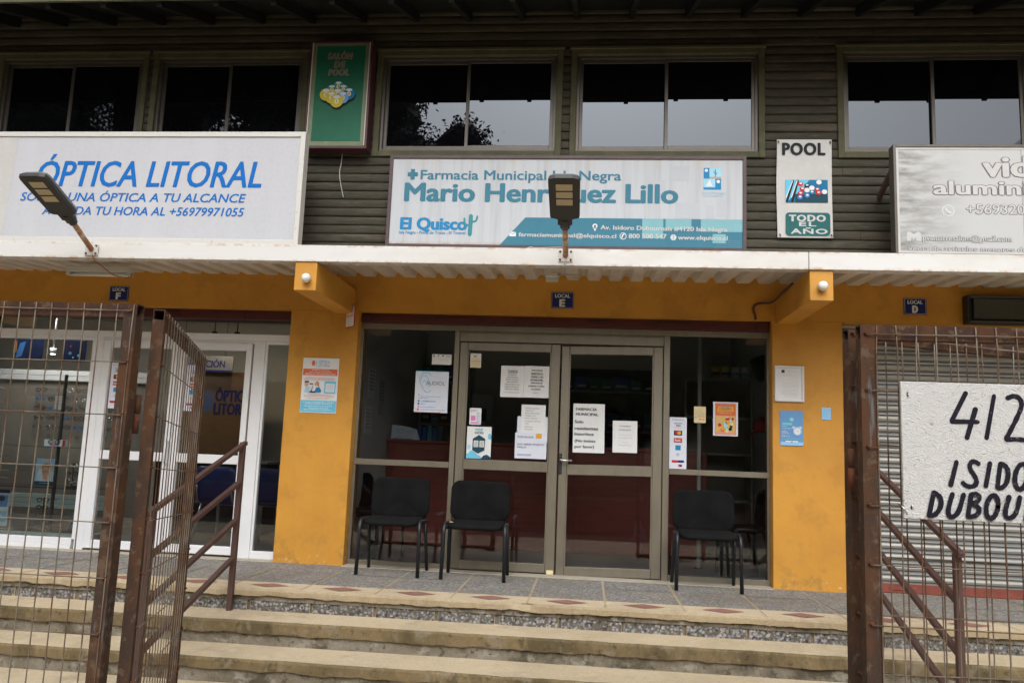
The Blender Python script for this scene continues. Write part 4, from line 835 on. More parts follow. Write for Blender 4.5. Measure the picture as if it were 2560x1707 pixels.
def marks(s, groups, name='small_print'):
    """groups: (material, [(u0,u1,v,hv,fill)])"""
    t, T, U, V, y = s; q = MB(T)
    for mt, L in groups:
        q.m(mt)
        for u0, u1, v, hv, fl in L: dashes(q, U(u0), U(u1), V(v), V(v + hv) - V(v), y, (0.008, 0.022), 0.004, fl)
    return q.build(name, t)
def shapes(s, name, L, dy=-0.0004):
    t, T, U, V, y = s; q = MB(T)
    for i, (mt, kind, a) in enumerate(L):
        yy = y + 0.0008 + dy * (i % 9); q.m(mt)
        if kind == 'r': q.rect(U(a[0]), U(a[1]), V(a[2]), V(a[3]), yy)
        elif kind == 'd': q.disc(U(a[0]), V(a[1]), U(a[2]) - U(0), V(a[3]) - V(0), yy, 20)
        elif kind == 'p': q.flat([(U(u), V(v)) for u, v in a], yy)
        elif kind == 's': q.stroke([(U(u), V(v)) for u, v in a[0]], a[1], yy)
    return q.build(name, t)
G = 'notices taped to the pharmacy glass'
s = sheet('notice', 'small white landscape timetable on the left pane above the ear banner', 'notice', -1.413, -1.236, 1.776, 1.868, group=G)
shapes(s, 'header_mark', [('bluegreen', 'r', (.05, .14, .76, .9)), ('inkgrey', 'r', (.30, .36, .78, .92)), ('petrol', 'r', (.5, .6, .80, .92)), ('ltgrey', 'r', (.72, .95, .76, .88))])
marks(s, [('ltgrey', [(.05, .95, .58, .05, 1), (.05, .95, .44, .05, .9), (.05, .95, .28, .05, .95), (.1, .6, .10, .05, 1)])])
s = sheet('banner', 'white hanging banner with a blue line drawn ear on the left pane', 'banner', -1.553, -1.253, 1.344, 1.714, group=G, mt='paperb')
E_ = [(0.16, .76), (.10, .86), (.16, .95), (.27, .955), (.38, .90), (.36, .80), (.30, .74)]
shapes(s, 'ear_drawing', [('sky', 's', ([(.47, .88), (.40, .955), (.24, .96), (.12, .87), (.14, .72), (.22, .60), (.30, .50), (.40, .475), (.48, .54)], .006)), ('sky', 's', ([(.16, .78), (.20, .88), (.30, .90), (.38, .84), (.40, .74), (.44, .66), (.42, .60)], .005)), ('sky', 's', ([(.22, .72), (.28, .77), (.36, .74), (.34, .68), (.38, .62)], .004))])
printed(s, 'inkgrey', [('AUDIOL', .32, .90, .665, .755, 'F')], 0.0)
shapes(s, 'icon', [('sky', 'd', (.13, .42, .022, .022)), ('green', 'd', (.13, .275, .028, .022)), ('royal', 'r', (.10, .155, .185, .235)), ('salmon', 'r', (.10, .155, .12, .155)), ('red', 'r', (.09, .15, .055, .085))])
marks(s, [('mid', [(.2, .80, .375, .022, 1), (.12, .40, .335, .022, 1), (.2, .32, .195, .022, 1), (.2, .64, .12, .022, 1), (.2, .93, .055, .022, 1)])])
printed(s, 'mid', [('+56988655321', .2, .64, .255, .29, 'F')], 0.02)
shapes(s, 'hem', [('sky', 'r', (0.0, 1.0, 0.985, 1.0)), ('orange', 'r', (0.0, 0.8, 0.0, 0.012))])
s = sheet('notice', 'small cream calendar card with an orange band on the left door', 'notice', -1.066, -0.968, 1.757, 1.885, group=G)
shapes(s, 'print', [('cream', 'r', (.06, .94, .05, .42)), ('gold', 'r', (.06, .94, .43, .49)), ('gold', 'r', (.3, .6, .72, .84))]); marks(s, [('gold', [(.1, .9, .62, .05, 1), (.1, .9, .55, .04, .9), (.1, .9, .90, .03, 1)]), ('ltgrey', [(.1, .9, .1 + .08 * i, .02, 1) for i in range(4)])])
s = sheet('notice', 'white A4 notice headed TODOS on the left door', 'notice', -0.785, -0.5795, 1.505, 1.783, group=G)
printed(s, 'ink', [('TODOS', .29, .72, .79, .86, 'F')], 0.03)
shapes(s, 'underline', [('ink', 'r', (.29, .72, .765, .775))])
printed(s, 'inkgrey', [('(PACIENTES,', .3, .7, .69, .725), ('FUNCIONARIOS,', .2, .8, .615, .65), ('RETIRO DE SALUD,', .2, .8, .54, .575), ('MEDICAMENTOS', .2, .8, .465, .50), ('DESDE HOSPITAL, etc.)', .1, .9, .385, .42), ('DEBEN HACER FILA Y', .1, .88, .31, .345), ('ESPERAR SU TURNO', .12, .86, .235, .27)], 0.02)
marks(s, [('inkgrey', [(.14, .84, .14, .02, 1)])])
s = sheet('notice', 'white A4 notice about waiting your turn, next to the TODOS notice', 'notice', -0.578, -0.357, 1.506, 1.786, group=G, curl=0.004)
printed(s, 'ink', [('POR FAVOR', .30, .74, .84, .885), ('RESPETAR SU', .25, .78, .74, .785), ('TURNO Y NO', .26, .78, .64, .685), ('INTERRUMPIR', .22, .80, .54, .585), ('MIENTRAS SE', .24, .78, .44, .485), ('ATIENDE A OTRO', .16, .84, .34, .385), ('PACIENTE', .30, .68, .24, .285)], 0.03)
shapes(s, 'underline', [('inkgrey', 'r', (.26, .78, .725, .733)), ('inkgrey', 'r', (.26, .78, .625, .633)), ('inkgrey', 'r', (.22, .80, .525, .533))]); marks(s, [('inkgrey', [(.38, .6, .14, .022, 1)])])
s = sheet('notice', 'small white card with a pink block, above the blue bubbles leaflet', 'notice', -1.050, -0.946, 1.253, 1.398, group=G)
shapes(s, 'print', [('pink', 'r', (.12, .52, .24, .54)), ('pink', 'r', (.1, .85, .07, .15))]); marks(s, [('lilac', [(.1, .6, .84, .05, 1), (.1, .55, .78, .04, 1)]), ('mid', [(.62, .9, .7 - .1 * i, .05, 1) for i in range(6)])])
s = sheet('leaflet', 'white leaflet with blue bubbles and a dark hexagon reading REDES', 'leaflet', -1.065, -0.848, 0.957, 1.236, group=G)
shapes(s, 'print', [('sky', 'p', [(0, 0), (.62, 0), (.60, .08), (.45, .12), (.32, .22), (.18, .24), (.08, .16), (0, .14)]), ('sky', 'd', (.93, .70, .07, .10)), ('skyl', 'd', (.10, .36, .08, .08)), ('petrol', 'p', [(.60, 0), (1, 0), (1, .06), (.84, .135), (.70, .10)]), ('petrol', 'p', [(.48, .16), (.74, .26), (.76, .62), (.50, .74), (.25, .62), (.24, .26)]), ('paper', 'r', (.29, .48, .36, .56)), ('paper', 'r', (.53, .72, .36, .56)), ('ltgrey', 'r', (.31, .46, .375, .545)), ('ltgrey', 'r', (.55, .70, .375, .545))])
printed(s, 'sky', [('SIGUE', .33, .65, .885, .945, 'F')], 0.05); printed(s, 'petrol', [('REDES', .32, .68, .775, .835, 'F')], 0.04)
printed(s, 'paper', [('LA INFO', .37, .63, .61, .65, 'F'), ('& SÍGUENOS', .33, .68, .25, .285, 'F')], 0.03); marks(s, [('inkgrey', [(.38, .62, .855, .012, 1)])])
s = sheet('notice', 'blank pale sheet mostly hidden behind two notices low on the left door', 'notice', -0.623, -0.356, 1.120, 1.340, y=PY + 0.0, mt='paperb', group=G, curl=0.001)
s = sheet('notice', 'white notice in grey capitals about prescriptions, above the torn please notice', 'notice', -0.590, -0.378, 1.185, 1.443, y=PY - 0.003, group=G, curl=0.002)
printed(s, 'inkgrey', [('SEÑORES USUARIOS', .15, .85, .86, .90, 'L'), ('TODOS LOS', .15, .5, .775, .815, 'L'), ('MEDICAMENTOS SE', .15, .82, .69, .73, 'L'), ('VENDEN CON', .15, .6, .605, .645, 'L'), ('RECETA MEDICA.', .15, .75, .52, .56, 'L'), ('NO INSISTA GRACIAS', .15, .88, .42, .46, 'L'), ('ATTE.', .15, .35, .335, .375, 'L'), ('FARMACIA', .15, .55, .23, .27, 'L'), ('MUNICIPAL.', .15, .58, .145, .185, 'L')], 0.0)
s = sheet('notice', 'bluish white notice NO ABRIR PUERTA MALA with an orange square', 'notice', -0.637, -0.360, 0.974, 1.196, y=PY - 0.006, mt='paperb', group=G, curl=0.004)
printed(s, 'navy', [('POR FAVOR', .08, .58, .80, .875, 'F'), ('NO ABRIR PUERTA', .08, .92, .52, .59, 'F'), ('MALA', .08, .36, .405, .475, 'F'), ('GRACIAS', .08, .52, .11, .18, 'F')], 0.0); shapes(s, 'sticker', [('amber', 'r', (.66, .84, .80, .985))])
s = sheet('notice', 'tall white notice in bold black print FARMACIA MUNICIPAL on the right door', 'notice', -0.132, 0.141, 1.043, 1.467, group=G, lean=0.008, curl=0.003)
printed(s, 'ink', [('FARMACIA', .08, .75, .86, .915, 'F'), ('MUNICIPAL', .08, .80, .755, .81, 'F'), ('Solo', .05, .33, .60, .66, 'F'), ('residentes', .05, .80, .465, .525, 'F'), ('Inscritos', .05, .66, .35, .41, 'F'), ('(No insista', .06, .72, .215, .27, 'F'), ('por favor)', .06, .68, .095, .15, 'F')], 0.035); shapes(s, 'crease', [('ltgrey', 'r', (0, 1, .447, .4495))])
s = sheet('notice', 'white sheet with opening hours HORARIO on the right door', 'notice', 0.212, 0.423, 1.056, 1.330, group=G, lean=0.008)
printed(s, 'inkgrey', [('HORARIO', .28, .74, .81, .855, 'F'), ('ATENCIÓN', .25, .75, .69, .735, 'F')], 0.01); marks(s, [('ltgrey', [(.24, .78, .545, .03, 1), (.24, .78, .455, .03, 1), (.37, .63, .31, .03, 1), (.24, .78, .22, .03, 1)])])
s = sheet('card_sticker', 'tall pale strip of card payment logos on the right pharmacy pane', 'sticker', 0.697, 0.843, 0.938, 1.378, group=None, mt='paperb', curl=0.001)
def card_logos(s):
    shapes(s, 'logo', [('navy', 'r', (.26, .74, .875, .885)), ('amber', 'r', (.26, .74, .795, .803)), ('ink', 'r', (.26, .74, .645, .74)), ('red', 'd', (.43, .695, .11, .036)), ('amber', 'd', (.57, .695, .11, .036)), ('red', 'r', (.26, .74, .505, .595)), ('quisco', 'r', (.35, .66, .36, .455)), ('ltgrey', 'd', (.5, .275, .1, .03)), ('red', 'r', (.15, .5, .12, .165)), ('navy', 'r', (.5, .86, .12, .165)), ('red', 'r', (.53, .64, .04, .085)), ('navy', 'r', (.64, .74, .04, .085))])
    printed(s, 'navy', [('VISA', .36, .66, .82, .855, 'F')], 0.03); printed(s, 'lilac', [('transbank', .14, .84, .935, .968, 'F')], 0.0)
    printed((s[0], s[1], s[2], s[3], s[4] - 0.004), 'paper', [('RedC', .32, .68, .53, .57, 'F')], 0.03)
card_logos(s)
s = sheet('notice', 'small yellow card left of the orange food poster', 'notice', 0.904, 1.004, 1.337, 1.476, mt='cream', group=G)
marks(s, [('gold', [(.2, .8, .76, .03, 1), (.12, .88, .64, .03, 1)]), ('inkgrey', [(.1, .9, .56, .025, 1), (.1, .9, .48, .025, 1)]), ('red', [(.3, .95, .36, .05, 1), (.45, .95, .18, .08, 1)]), ('bluegreen', [(.08, .25, .3, .06, 1)])])
s = sheet('food_poster', 'red and orange food poster with pale border on the right pane', 'poster', 1.066, 1.275, 1.232, 1.522, mt='paperb', group=G)
L = [('salmon', 'r', (.07, .93, .03, .97)), ('orange', 'r', (.10, .90, .60, .94)), ('gold', 'r', (.12, .88, .10, .58)), ('amber', 'p', [(.15, .70), (.85, .72), (.80, .88), (.2, .88)])]
for i in range(26): L.append((rnd.choice(['amber', 'orange', 'cream', 'red', 'skyl', 'gold', 'salmon']), 'd', (rnd.uniform(.2, .82), rnd.uniform(.14, .54), rnd.uniform(.04, .10), rnd.uniform(.03, .06))))
shapes(s, 'print', L, -0.00025); s2 = (s[0], s[1], s[2], s[3], s[4] - 0.002)
printed(s2, 'mid', [('PROMOCIÓN', .27, .72, .845, .89, 'F')], 0.04); marks(s2, [('red', [(.25, .72, .79, .035, 1)]), ('bluegreen', [(.25, .75, .74, .03, 1)]), ('cream', [(.2, .8, .66, .02, 1), (.14, .45, .17, .03, 1)])])
# column papers
s = sheet('optician_poster', 'white orange and blue poster of an eye exam on the left ochre column', 'poster', -2.557, -2.226, 1.302, 1.790, y=0.0, curl=0.004)
shapes(s, 'print', [('orange', 'r', (.02, .97, .68, .80)), ('sky', 'r', (.01, .99, .015, .225)), ('orange', 'd', (.29, .905, .05, .05)), ('skyl', 's', ([(.36, .95), (.39, .90), (.36, .85)], .006)), ('skyl', 'p', [(.08, .37), (.12, .46), (.22, .47), (.26, .37)]), ('skin', 'd', (.14, .515, .055, .045)), ('ink', 'p', [(.08, .545), (.09, .575), (.20, .575), (.21, .545), (.15, .55)]), ('ink', 'r', (.22, .32, .515, .535)), ('inkgrey', 'p', [(.26, .37), (.33, .53), (.30, .37)])])
shapes((s[0], s[1], s[2], s[3], s[4] - 0.004), 'picture', [('hair', 'p', [(.38, .54), (.42, .575), (.48, .56), (.50, .47), (.44, .50)]), ('skin', 'd', (.41, .525, .045, .035)), ('quisco', 'p', [(.36, .37), (.42, .46), (.50, .47), (.56, .41), (.55, .37)]), ('navy', 'r', (.24, .40, .365, .39)), ('sky', 'r', (.64, .95, .365, .575)), ('paper', 'r', (.68, .92, .385, .535)), ('tint', 'r', (.70, .90, .40, .52))])
printed(s, 'mid', [('ÓPTICA', .44, .74, .905, .955, 'F'), ('LITORAL', .44, .76, .84, .89, 'F')], 0.0)
s2 = (s[0], s[1], s[2], s[3], s[4] - 0.003); printed(s2, 'paper', [('MÉDICO OFTALMÓLOGO', .08, .93, .69, .72, 'F'), ('Sumamos servicios', .26, .74, .768, .79, 'F'), ('para nuestra comunidad', .20, .80, .735, .755, 'F')], 0.02)
marks(s2, [('salmon', [(.12, .88, .635, .012, 1), (.06, .94, .615, .012, 1), (.08, .9, .595, .012, 1), (.2, .84, .325, .018, 1), (.1, .92, .295, .018, 1), (.2, .82, .255, .016, 1)]), ('paper', [(.08, .94, .185, .02, 1), (.15, .88, .155, .022, 1), (.13, .88, .115, .018, 1), (.25, .80, .08, .016, 1), (.12, .88, .05, .016, 1)])])
t = thing('framed_notice', 'printed document in a white frame on the right ochre column', 'framed notice', (1.675, -0.012, 1.533))
q = MB().m('pvc'); frame4(q, 1.555, 1.797, 1.533, 1.836, 0.020, -0.022, -0.001, 0.004); q.build('frame', t)
q = MB().m('paper'); q.box(1.5755, 1.7765, -0.012, -0.002, 1.5535, 1.8155); q.build('sheet', t)
q = MB().m('petrol'); q.rect(1.612, 1.638, 1.776, 1.802, -0.0128); q.m('ltgrey')
dashes(q, 1.67, 1.73, 1.796, .004, -0.0128); dashes(q, 1.66, 1.74, 1.785, .004, -0.0128)
for i in range(20):
    if i not in (3, 4, 6, 13): dashes(q, 1.612, 1.742, 1.765 - i * 0.0095, .0035, -0.0128, (.006, .02), .003, 1 if i % 4 else .6)
q.build('small_print', t)
s = sheet('blue_poster', 'blue notice with a white alarm clock taped below the framed document', 'poster', 1.600, 1.788, 1.169, 1.458, y=0.0, mt='mid', curl=0.003)
shapes(s, 'print', [('turq', 'd', (.5, .75, .10, .06)), ('skyl', 'd', (.5, .75, .06, .035)), ('turq', 'r', (.08, .52, .585, .65)), ('lightblue', 'd', (.74, .42, .19, .13)), ('tint', 'd', (.58, .52, .06, .04)), ('tint', 'd', (.88, .52, .06, .04)), ('paper', 'd', (.74, .41, .145, .10)), ('navy', 's', ([(.70, .43), (.74, .41), (.79, .42)], .002)), ('lightblue', 'r', (0, 1, 0, .10))])
s2 = (s[0], s[1], s[2], s[3], s[4] - .003); marks(s2, [('paper', [(.08, .30, .54, .02, 1), (.08, .5, .48, .02, 1), (.08, .3, .40, .02, 1), (.08, .32, .37, .02, 1), (.08, .4, .34, .02, 1), (.08, .32, .27, .02, 1), (.08, .42, .245, .02, 1)]), ('turq', [(.08, .45, .44, .018, 1), (.08, .45, .30, .018, 1), (.18, .82, .17, .03, 1), (.4, .6, .86, .02, 1)])]); shapes(s2, 'strip', [('paper', 'p', [(.2, .08), (.8, .08), (.76, .135), (.24, .135)]), ('petrol', 'd', (.5, .105, .03, .018))])
s = sheet('blue_note', 'small plain light blue note on the right ochre column', 'note', 1.938, 2.014, 1.394, 1.495, y=0.0, mt='lightblue', curl=0.006)
marks(s, [('skyl', [(.1, .9, .6, .05, 1), (.1, .9, .3, .05, .8)])])
for x0, x1, lb in ((-4.44, -4.32, 'white strip of card logos on the optician door beside the white post'), (-3.70, -3.575, 'white strip of card logos on the optician door behind the folded gate')):
    s = sheet('card_sticker', lb, 'sticker', x0, x1, 1.284, 1.705, y=0.127, mt='paperb', curl=0.001); card_logos(s)

# ------------------------------------------------------------------ chairs
def cushion(mb, w, d, t, r, F, n=7):
    """padded panel: rounded rectangle w x d, thickness t, F maps (u,v,h) to space"""
    out = []
    for cx, cy_, a0 in ((w / 2 - r, d / 2 - r, 0), (-w / 2 + r, d / 2 - r, 90), (-w / 2 + r, -d / 2 + r, 180), (w / 2 - r, -d / 2 + r, 270)):
        for i in range(n): a = math.radians(a0 + 90 * i / (n - 1)); out.append((cx + r * math.cos(a), cy_ + r * math.sin(a)))
    mb.sm = True; rings = []
    for k_, h in ((0.0, 1), (0.4, 1), (0.75, 0.96), (0.93, 0.75), (1.0, 0.25), (1.0, -0.25), (0.93, -0.7), (0.7, -0.9), (0.0, -0.9)):
        rings.append([mb.v(F(u * max(k_, 0.001), v * max(k_, 0.001), h * t / 2)) for u, v in out])
    for a, b in zip(rings, rings[1:]):
        for i in range(len(a)): mb.f([a[i], a[(i + 1) % len(a)], b[(i + 1) % len(a)], b[i]])
    mb.sm = False
def make_chair(label, loc, rotz, soft, tube_, group, grp_name='stacking_chair'):
    t = thing(grp_name, label, 'chair', loc, rotz, group)
    q = MB().m(soft); cushion(q, 0.455, 0.40, 0.055, 0.07, lambda u, v, h: Vector((u, v * 1.0 - 0.03, 0.418 + h + 0.012 * (abs(u) / 0.22) ** 2 - 0.014 * (max(0, -v) / 0.2) ** 2))); q.build('seat', t, local=True)
    q = MB().m(soft); cushion(q, 0.505, 0.325, 0.045, 0.075, lambda u, v, h: Vector((u, 0.200 - h - 0.045 * (u / 0.25) ** 2 + 0.10 * v, 0.605 + v - (0.028 * (1 - (u / 0.25) ** 2) if v < 0 else 0) * min(1, -v / 0.16 if v < 0 else 0)))); q.build('backrest', t, local=True)
    for s_ in (-1, 1):
        q = MB().m(tube_); q.tube([(s_ * 0.252, -0.215, 0), (s_ * 0.247, -0.205, 0.36), (s_ * 0.245, -0.195, 0.412), (s_ * 0.243, -0.165, 0.432), (s_ * 0.240, 0.0, 0.425), (s_ * 0.236, 0.15, 0.415)], 0.0155, 10); q.build('leg', t, local=True)
        q = MB().m(tube_); q.tube([(s_ * 0.252, 0.175, 0), (s_ * 0.245, 0.10, 0.25), (s_ * 0.238, 0.055, 0.418)], 0.0145, 10); q.build('leg', t, local=True)
        q = MB().m(tube_); q.tube([(s_ * 0.215, 0.10, 0.405), (s_ * 0.212, 0.165, 0.43), (s_ * 0.205, 0.19, 0.52), (s_ * 0.20, 0.205, 0.58)], 0.011, 8); q.build('back_support', t, local=True)
    q = MB().m(tube_)
    for y in (-0.17, 0.10): q.tube([(-0.242, y, 0.400 if y < 0 else 0.405), (0.242, y, 0.400 if y < 0 else 0.405)], 0.011, 8)
    q.tube([(-0.23, 0.0, 0.39), (0.23, 0.0, 0.39)], 0.009, 6); q.build('seat_frame', t, local=True)
    return t
CG = 'black chairs in a row at the pharmacy'
ch = make_chair('black padded chair in front of the left pharmacy pane beside the ochre column', (-1.585, -0.215, 0.002), 0.0, 'fabric', 'tube', CG)
def chair_copy(label, x, y, r, z=0.002):
    c = copy_tree(ch); c['label'] = label; c.location = (x, y, z); c.rotation_euler = (0, 0, r); return c
c2 = chair_copy('black padded chair with torn seat corner in front of the left pharmacy door', -0.893, -0.225, 0.02)
c3 = chair_copy('black padded chair in front of the right pharmacy pane', 0.972, -0.140, -0.01)
chair_copy('black chair inside the shop, in profile beside the left reveal', -2.02, 0.62, 1.25, 0.005)
chair_copy('black chair inside the shop, behind the right pane in profile', 1.45, 0.58, -1.45, 0.005)
q = MB().m('foam'); q.lathe([(0.002, 0), (0.016, 0.002), (0.018, 0.006), (0.006, 0.009)], (-0.195, -0.165, 0.440), 9); q.build('torn_foam', c2, local=True)
bc = make_chair('blue plastic chair behind the optician door with grey legs', (-3.60, 0.95, 0.005), 2.9, 'bluemesh', 'greyleg', 'blue chairs in the optician shop', 'waiting_chair')
b2 = copy_tree(bc); b2['label'] = 'blue plastic chair behind the narrow optician pane by the column'; b2.location = (-3.06, 1.05, 0.005); b2.rotation_euler = (0, 0, 3.3)

# ------------------------------------------------------------------ gates of welded mesh on rusty tube
ZB = -0.42
def wires(mb, L, ztop, hs, first, side, r=0.0019, flip=1):
    """welded wire panel in the local x,z plane: uprights every 51.5 mm, cross wires in front"""
    mb.m('wire'); x = first
    while 0 < x < L:
        j = rnd.uniform(-.0015, .0015); P_ = [(x + j, side, ZB + 0.03)]
        for zf in (0.40, 1.325): P_ += [(x + j + rnd.uniform(-.001, .001), side, zf)]
        mb.tube(P_ + [(x - j, side, ztop)], r, 6); x += 0.0515
    for z in hs: mb.tube([(0.012, side - 0.0035 * flip, z), (L * 0.5, side - 0.0035 * flip, z + rnd.uniform(-.003, .003)), (L - 0.012, side - 0.0035 * flip, z)], r * 0.95, 6)
def weld(mb, x, y, z):
    mb.m('hinge'); mb.lathe([(0.003, -0.003), (0.007, 0), (0.003, 0.004)], (x, y, z), 6)
def gate(name, label, cat, loc, rotz, L, ztop, tw, hs, first, side, droop=0.0):
    t = thing(name, label, cat, loc, rotz, 'rusty mesh panels of the gateway')
    T = lambda p: Vector((p.x, p.y, p.z - droop * p.x))
    for x in (tw / 2, L - tw / 2):
        q = MB(T).m('rustpost'); q.hollow((x, 0, ZB), (x, 0, ztop - tw), tw, tw, 0.003, (0, 1, 0)); q.build('post', t, local=True)
    q = MB(T).m('rust'); q.hollow((0, 0, ztop - tw / 2), (L, 0, ztop - tw / 2), tw, tw, 0.003); q.build('top_rail', t, local=True)
    q = MB(T).m('rust'); q.hollow((tw, 0, ZB + 0.06), (L - tw, 0, ZB + 0.06), tw, tw, 0.003); q.build('bottom_rail', t, local=True)
    q = MB(T); sd2 = side; wires(q, L, ztop - 0.002, hs, first, sd2, flip=1 if side < 0 else -1)
    xx = tw / 2
    for z in hs: weld(q, tw * 0.35, sd2, z + 0.003); weld(q, L - tw * 0.35, sd2, z + 0.003)
    q.build('wire_mesh', t, local=True); return t
HL = [1.395, 1.242, 1.087, 0.935, 0.780, 0.626, 0.472, 0.318, 0.164, 0.01, -0.144, -0.298]
HR = [1.378, 1.225, 1.073, 0.921, 0.769, 0.617, 0.465, 0.313, 0.161, 0.009, -0.143, -0.295]
# left: panel facing the street, and the folded leaf swung in behind it
lp = gate('mesh_panel', 'rusty welded mesh panel facing the street in front of the optician', 'fence panel', (-3.215, -4.730, 0), 0.0, 1.873, 1.417, 0.040, HL, 1.873 - 0.060 - 0.0515 * 33, -0.023)
lf = gate('gate_leaf', 'rusty mesh gate leaf folded back towards the steps beside the optician', 'gate', (-1.318, -4.668, 0), math.radians(108.6), 0.945, 1.415, 0.034, HL, 0.058, -0.020, 0.045)
def hinge(leaf, x, y, z0, r, h):
    I = (Matrix.Translation(leaf.location) @ Matrix.Rotation(leaf.rotation_euler.z, 4, 'Z')).inverted()
    for mt, a, b in (('hinge', 0, h * .5 - .001), ('rust', h * .5 + .001, h)): q = MB(lambda p: I @ p).m(mt); q.lathe([(r, a), (r, b)], (x, y, z0), 12); q.build('hinge_barrel', leaf, local=True)
hinge(lf, -1.347, -4.690, 1.035, 0.011, 0.115)
# right: panel with the house number board, and its leaf folded behind
rp = gate('mesh_panel', 'rusty welded mesh panel carrying the white number board', 'fence panel', (0.730, -4.725, 0), 0.0, 1.9, 1.405, 0.040, HR, 0.041, -0.024)
rl = gate('gate_leaf', 'rusty mesh gate leaf folded behind the panel with the number board', 'gate', (0.726, -4.628, 0), math.radians(15), 0.945, 1.408, 0.031, HL, 0.060, -0.022, 0.035)
hinge(rl, 0.722, -4.672, 0.965, 0.009, 0.105)
# white strand board with the hand painted address
t = thing('number_board', 'white painted strand board with hand brushed black address 412 and street name', 'sign', (1.25, -4.765, 0.892))
BY = -4.772
q = MB().m('osb'); q.box(0.8215, 1.62, BY, BY + 0.011, 0.893, 1.250, 0.0015); q.build('board', t)
E4 = lambda pts: [(0.67471 + px * 0.000201726 - py * 0.0000078, 1.19271 + px * 0.00000768 - py * 0.000211186) for px, py in pts]
q = MB().m('marker'); Yk = [BY - 0.0006]
def bs(pts, w=0.0122): Yk[0] -= 0.00015; q.stroke(E4(pts), w, Yk[0])
bs([(1540, -95), (1365, 255)]); bs([(1362, 262), (1690, 268)]); bs([(1660, 105), (1552, 470)])
bs([(1888, -55), (1795, 470)])
bs([(2050, -22), (2130, -58), (2210, -22), (2235, 60), (2190, 180), (2035, 480)]); bs([(2035, 485), (2180, 480), (2340, 505)])
bs([(2560 + 115 * math.cos(a * math.pi / 8), 220 - 270 * math.sin(a * math.pi / 8)) for a in range(17)])
q.build('hand_lettering', t); q = MB().m('marker'); bs([(1425, 755), (1352, 1045)]); bs([(1698, 785), (1650, 748), (1590, 765), (1585, 840), (1650, 930), (1680, 1010), (1630, 1060), (1550, 1055), (1500, 1010)]); bs([(1835, 770), (1782, 1055)])
bs([(1962, 775), (1922, 1070)]); bs([(1962, 775), (2040, 815), (2060, 900), (2040, 1010), (1980, 1075), (1925, 1070)])
bs([(2215 + 78 * math.cos(a * math.pi / 8) + 20 * math.sin(a * math.pi / 8), 935 - 155 * math.sin(a * math.pi / 8)) for a in range(17)])
bs([(2400, 800), (2360, 1100)]); bs([(2400, 800), (2500, 830), (2490, 930), (2380, 960)]); bs([(2400, 960), (2500, 1110)]); bs([(2640 + 78 * math.cos(a * math.pi / 8) + 20 * math.sin(a * math.pi / 8), 970 - 155 * math.sin(a * math.pi / 8)) for a in range(17)])
q.build('hand_lettering', t); q = MB().m('marker'); bs([(1142, 1128), (1085, 1415)]); bs([(1142, 1128), (1220, 1175), (1240, 1260), (1205, 1355), (1150, 1405), (1088, 1412)])
bs([(1372, 1145), (1315, 1340), (1330, 1415), (1380, 1428), (1450, 1370), (1510, 1150)])
bs([(1602, 1148), (1560, 1420)]); bs([(1602, 1148), (1680, 1150), (1705, 1190), (1680, 1235), (1610, 1265)]); bs([(1615, 1265), (1700, 1305), (1695, 1375), (1640, 1415), (1562, 1422)])
bs([(1855 + 72 * math.cos(a * math.pi / 8) + 20 * math.sin(a * math.pi / 8), 1300 - 140 * math.sin(a * math.pi / 8)) for a in range(17)])
bs([(2062, 1172), (2008, 1360), (2025, 1430), (2090, 1432), (2150, 1370), (2192, 1178)])
bs([(2310, 1190), (2260, 1460)]); bs([(2310, 1190), (2400, 1215), (2390, 1300), (2290, 1335)]); bs([(2310, 1335), (2400, 1470)])
bs([(2500, 1475), (2550, 1200), (2650, 1480), (2700, 1210)])
for cx in (2800, 3080):
    if cx == 2800: bs([(2780, 1490), (2850, 1215), (2910, 1490)]); bs([(2800, 1400), (2900, 1400)])
    else: bs([(3010, 1220), (2970, 1495)]); bs([(3190, 1240), (3130, 1225), (3080, 1280), (3130, 1360), (3160, 1430), (3110, 1490), (3050, 1470)])
q.build('hand_lettering', t, recalc=True)
q = MB().m('ink')
for x, z in ((0.839, 1.216), (0.841, 0.922)): q = MB().m('ink'); q.disc(x, z, 0.003, 0.006, BY - 0.0006, 8); q.build('wire_hole', t)
q = MB().m('chrome')
for x, z in ((0.839, 1.214), (0.841, 0.924)): q.tube([(x, BY + .002, z + .006), (x, BY - .004, z + .003), (x + .001, BY - .004, z - .005), (x, BY + .002, z - .008)], 0.0011, 6)
q.tube([(0.812, -4.757, 0.930), (0.818, BY - .004, 0.922), (0.830, BY - .003, 0.904)], 0.0013, 6); q.build('tie_wire', t)

# ------------------------------------------------------------------ stair handrails
def handrail(X, label, over):
    t = thing('handrail', label, 'handrail', (X, -1.30, Z2), 0.0, 'brown handrails of the steps'); yn, yf = -2.47, -1.30; s_ = 0.335
    for y, zb in ((yf, Z2 - 0.01), (yn, Z4 - 0.012)):
        q = MB().m('rail'); zt = 1.0 + s_ * (y - yf) + (0.02 if y == yf else -0.015)
        q.beam((X, y, zb), (X, y, zt), 0.037, 0.037, (0, 1, 0), 0.002); q.build('post', t)
    for i, z in enumerate((1.0, 0.735, 0.472, 0.208)):
        q = MB().m('rail'); y0, y1 = (yf + 0.045, yn - over) if i == 0 else (yf - 0.021, yn + 0.021)
        q.beam((X, y0, z + s_ * (y0 - yf)), (X, y1, z + s_ * (y1 - yf)), 0.034, 0.028, (0, 0, 1), 0.002); q.build('rail', t)
handrail(-2.488, 'brown square tube handrail on the steps behind the left gate leaf', 0.03)
handrail(1.930, 'brown square tube handrail on the steps behind the number board', 0.06)
t = thing('padlock', 'small shiny padlock at the foot of the steel shutter beside the ochre column', 'padlock', (2.15, 0.07, 0.0))
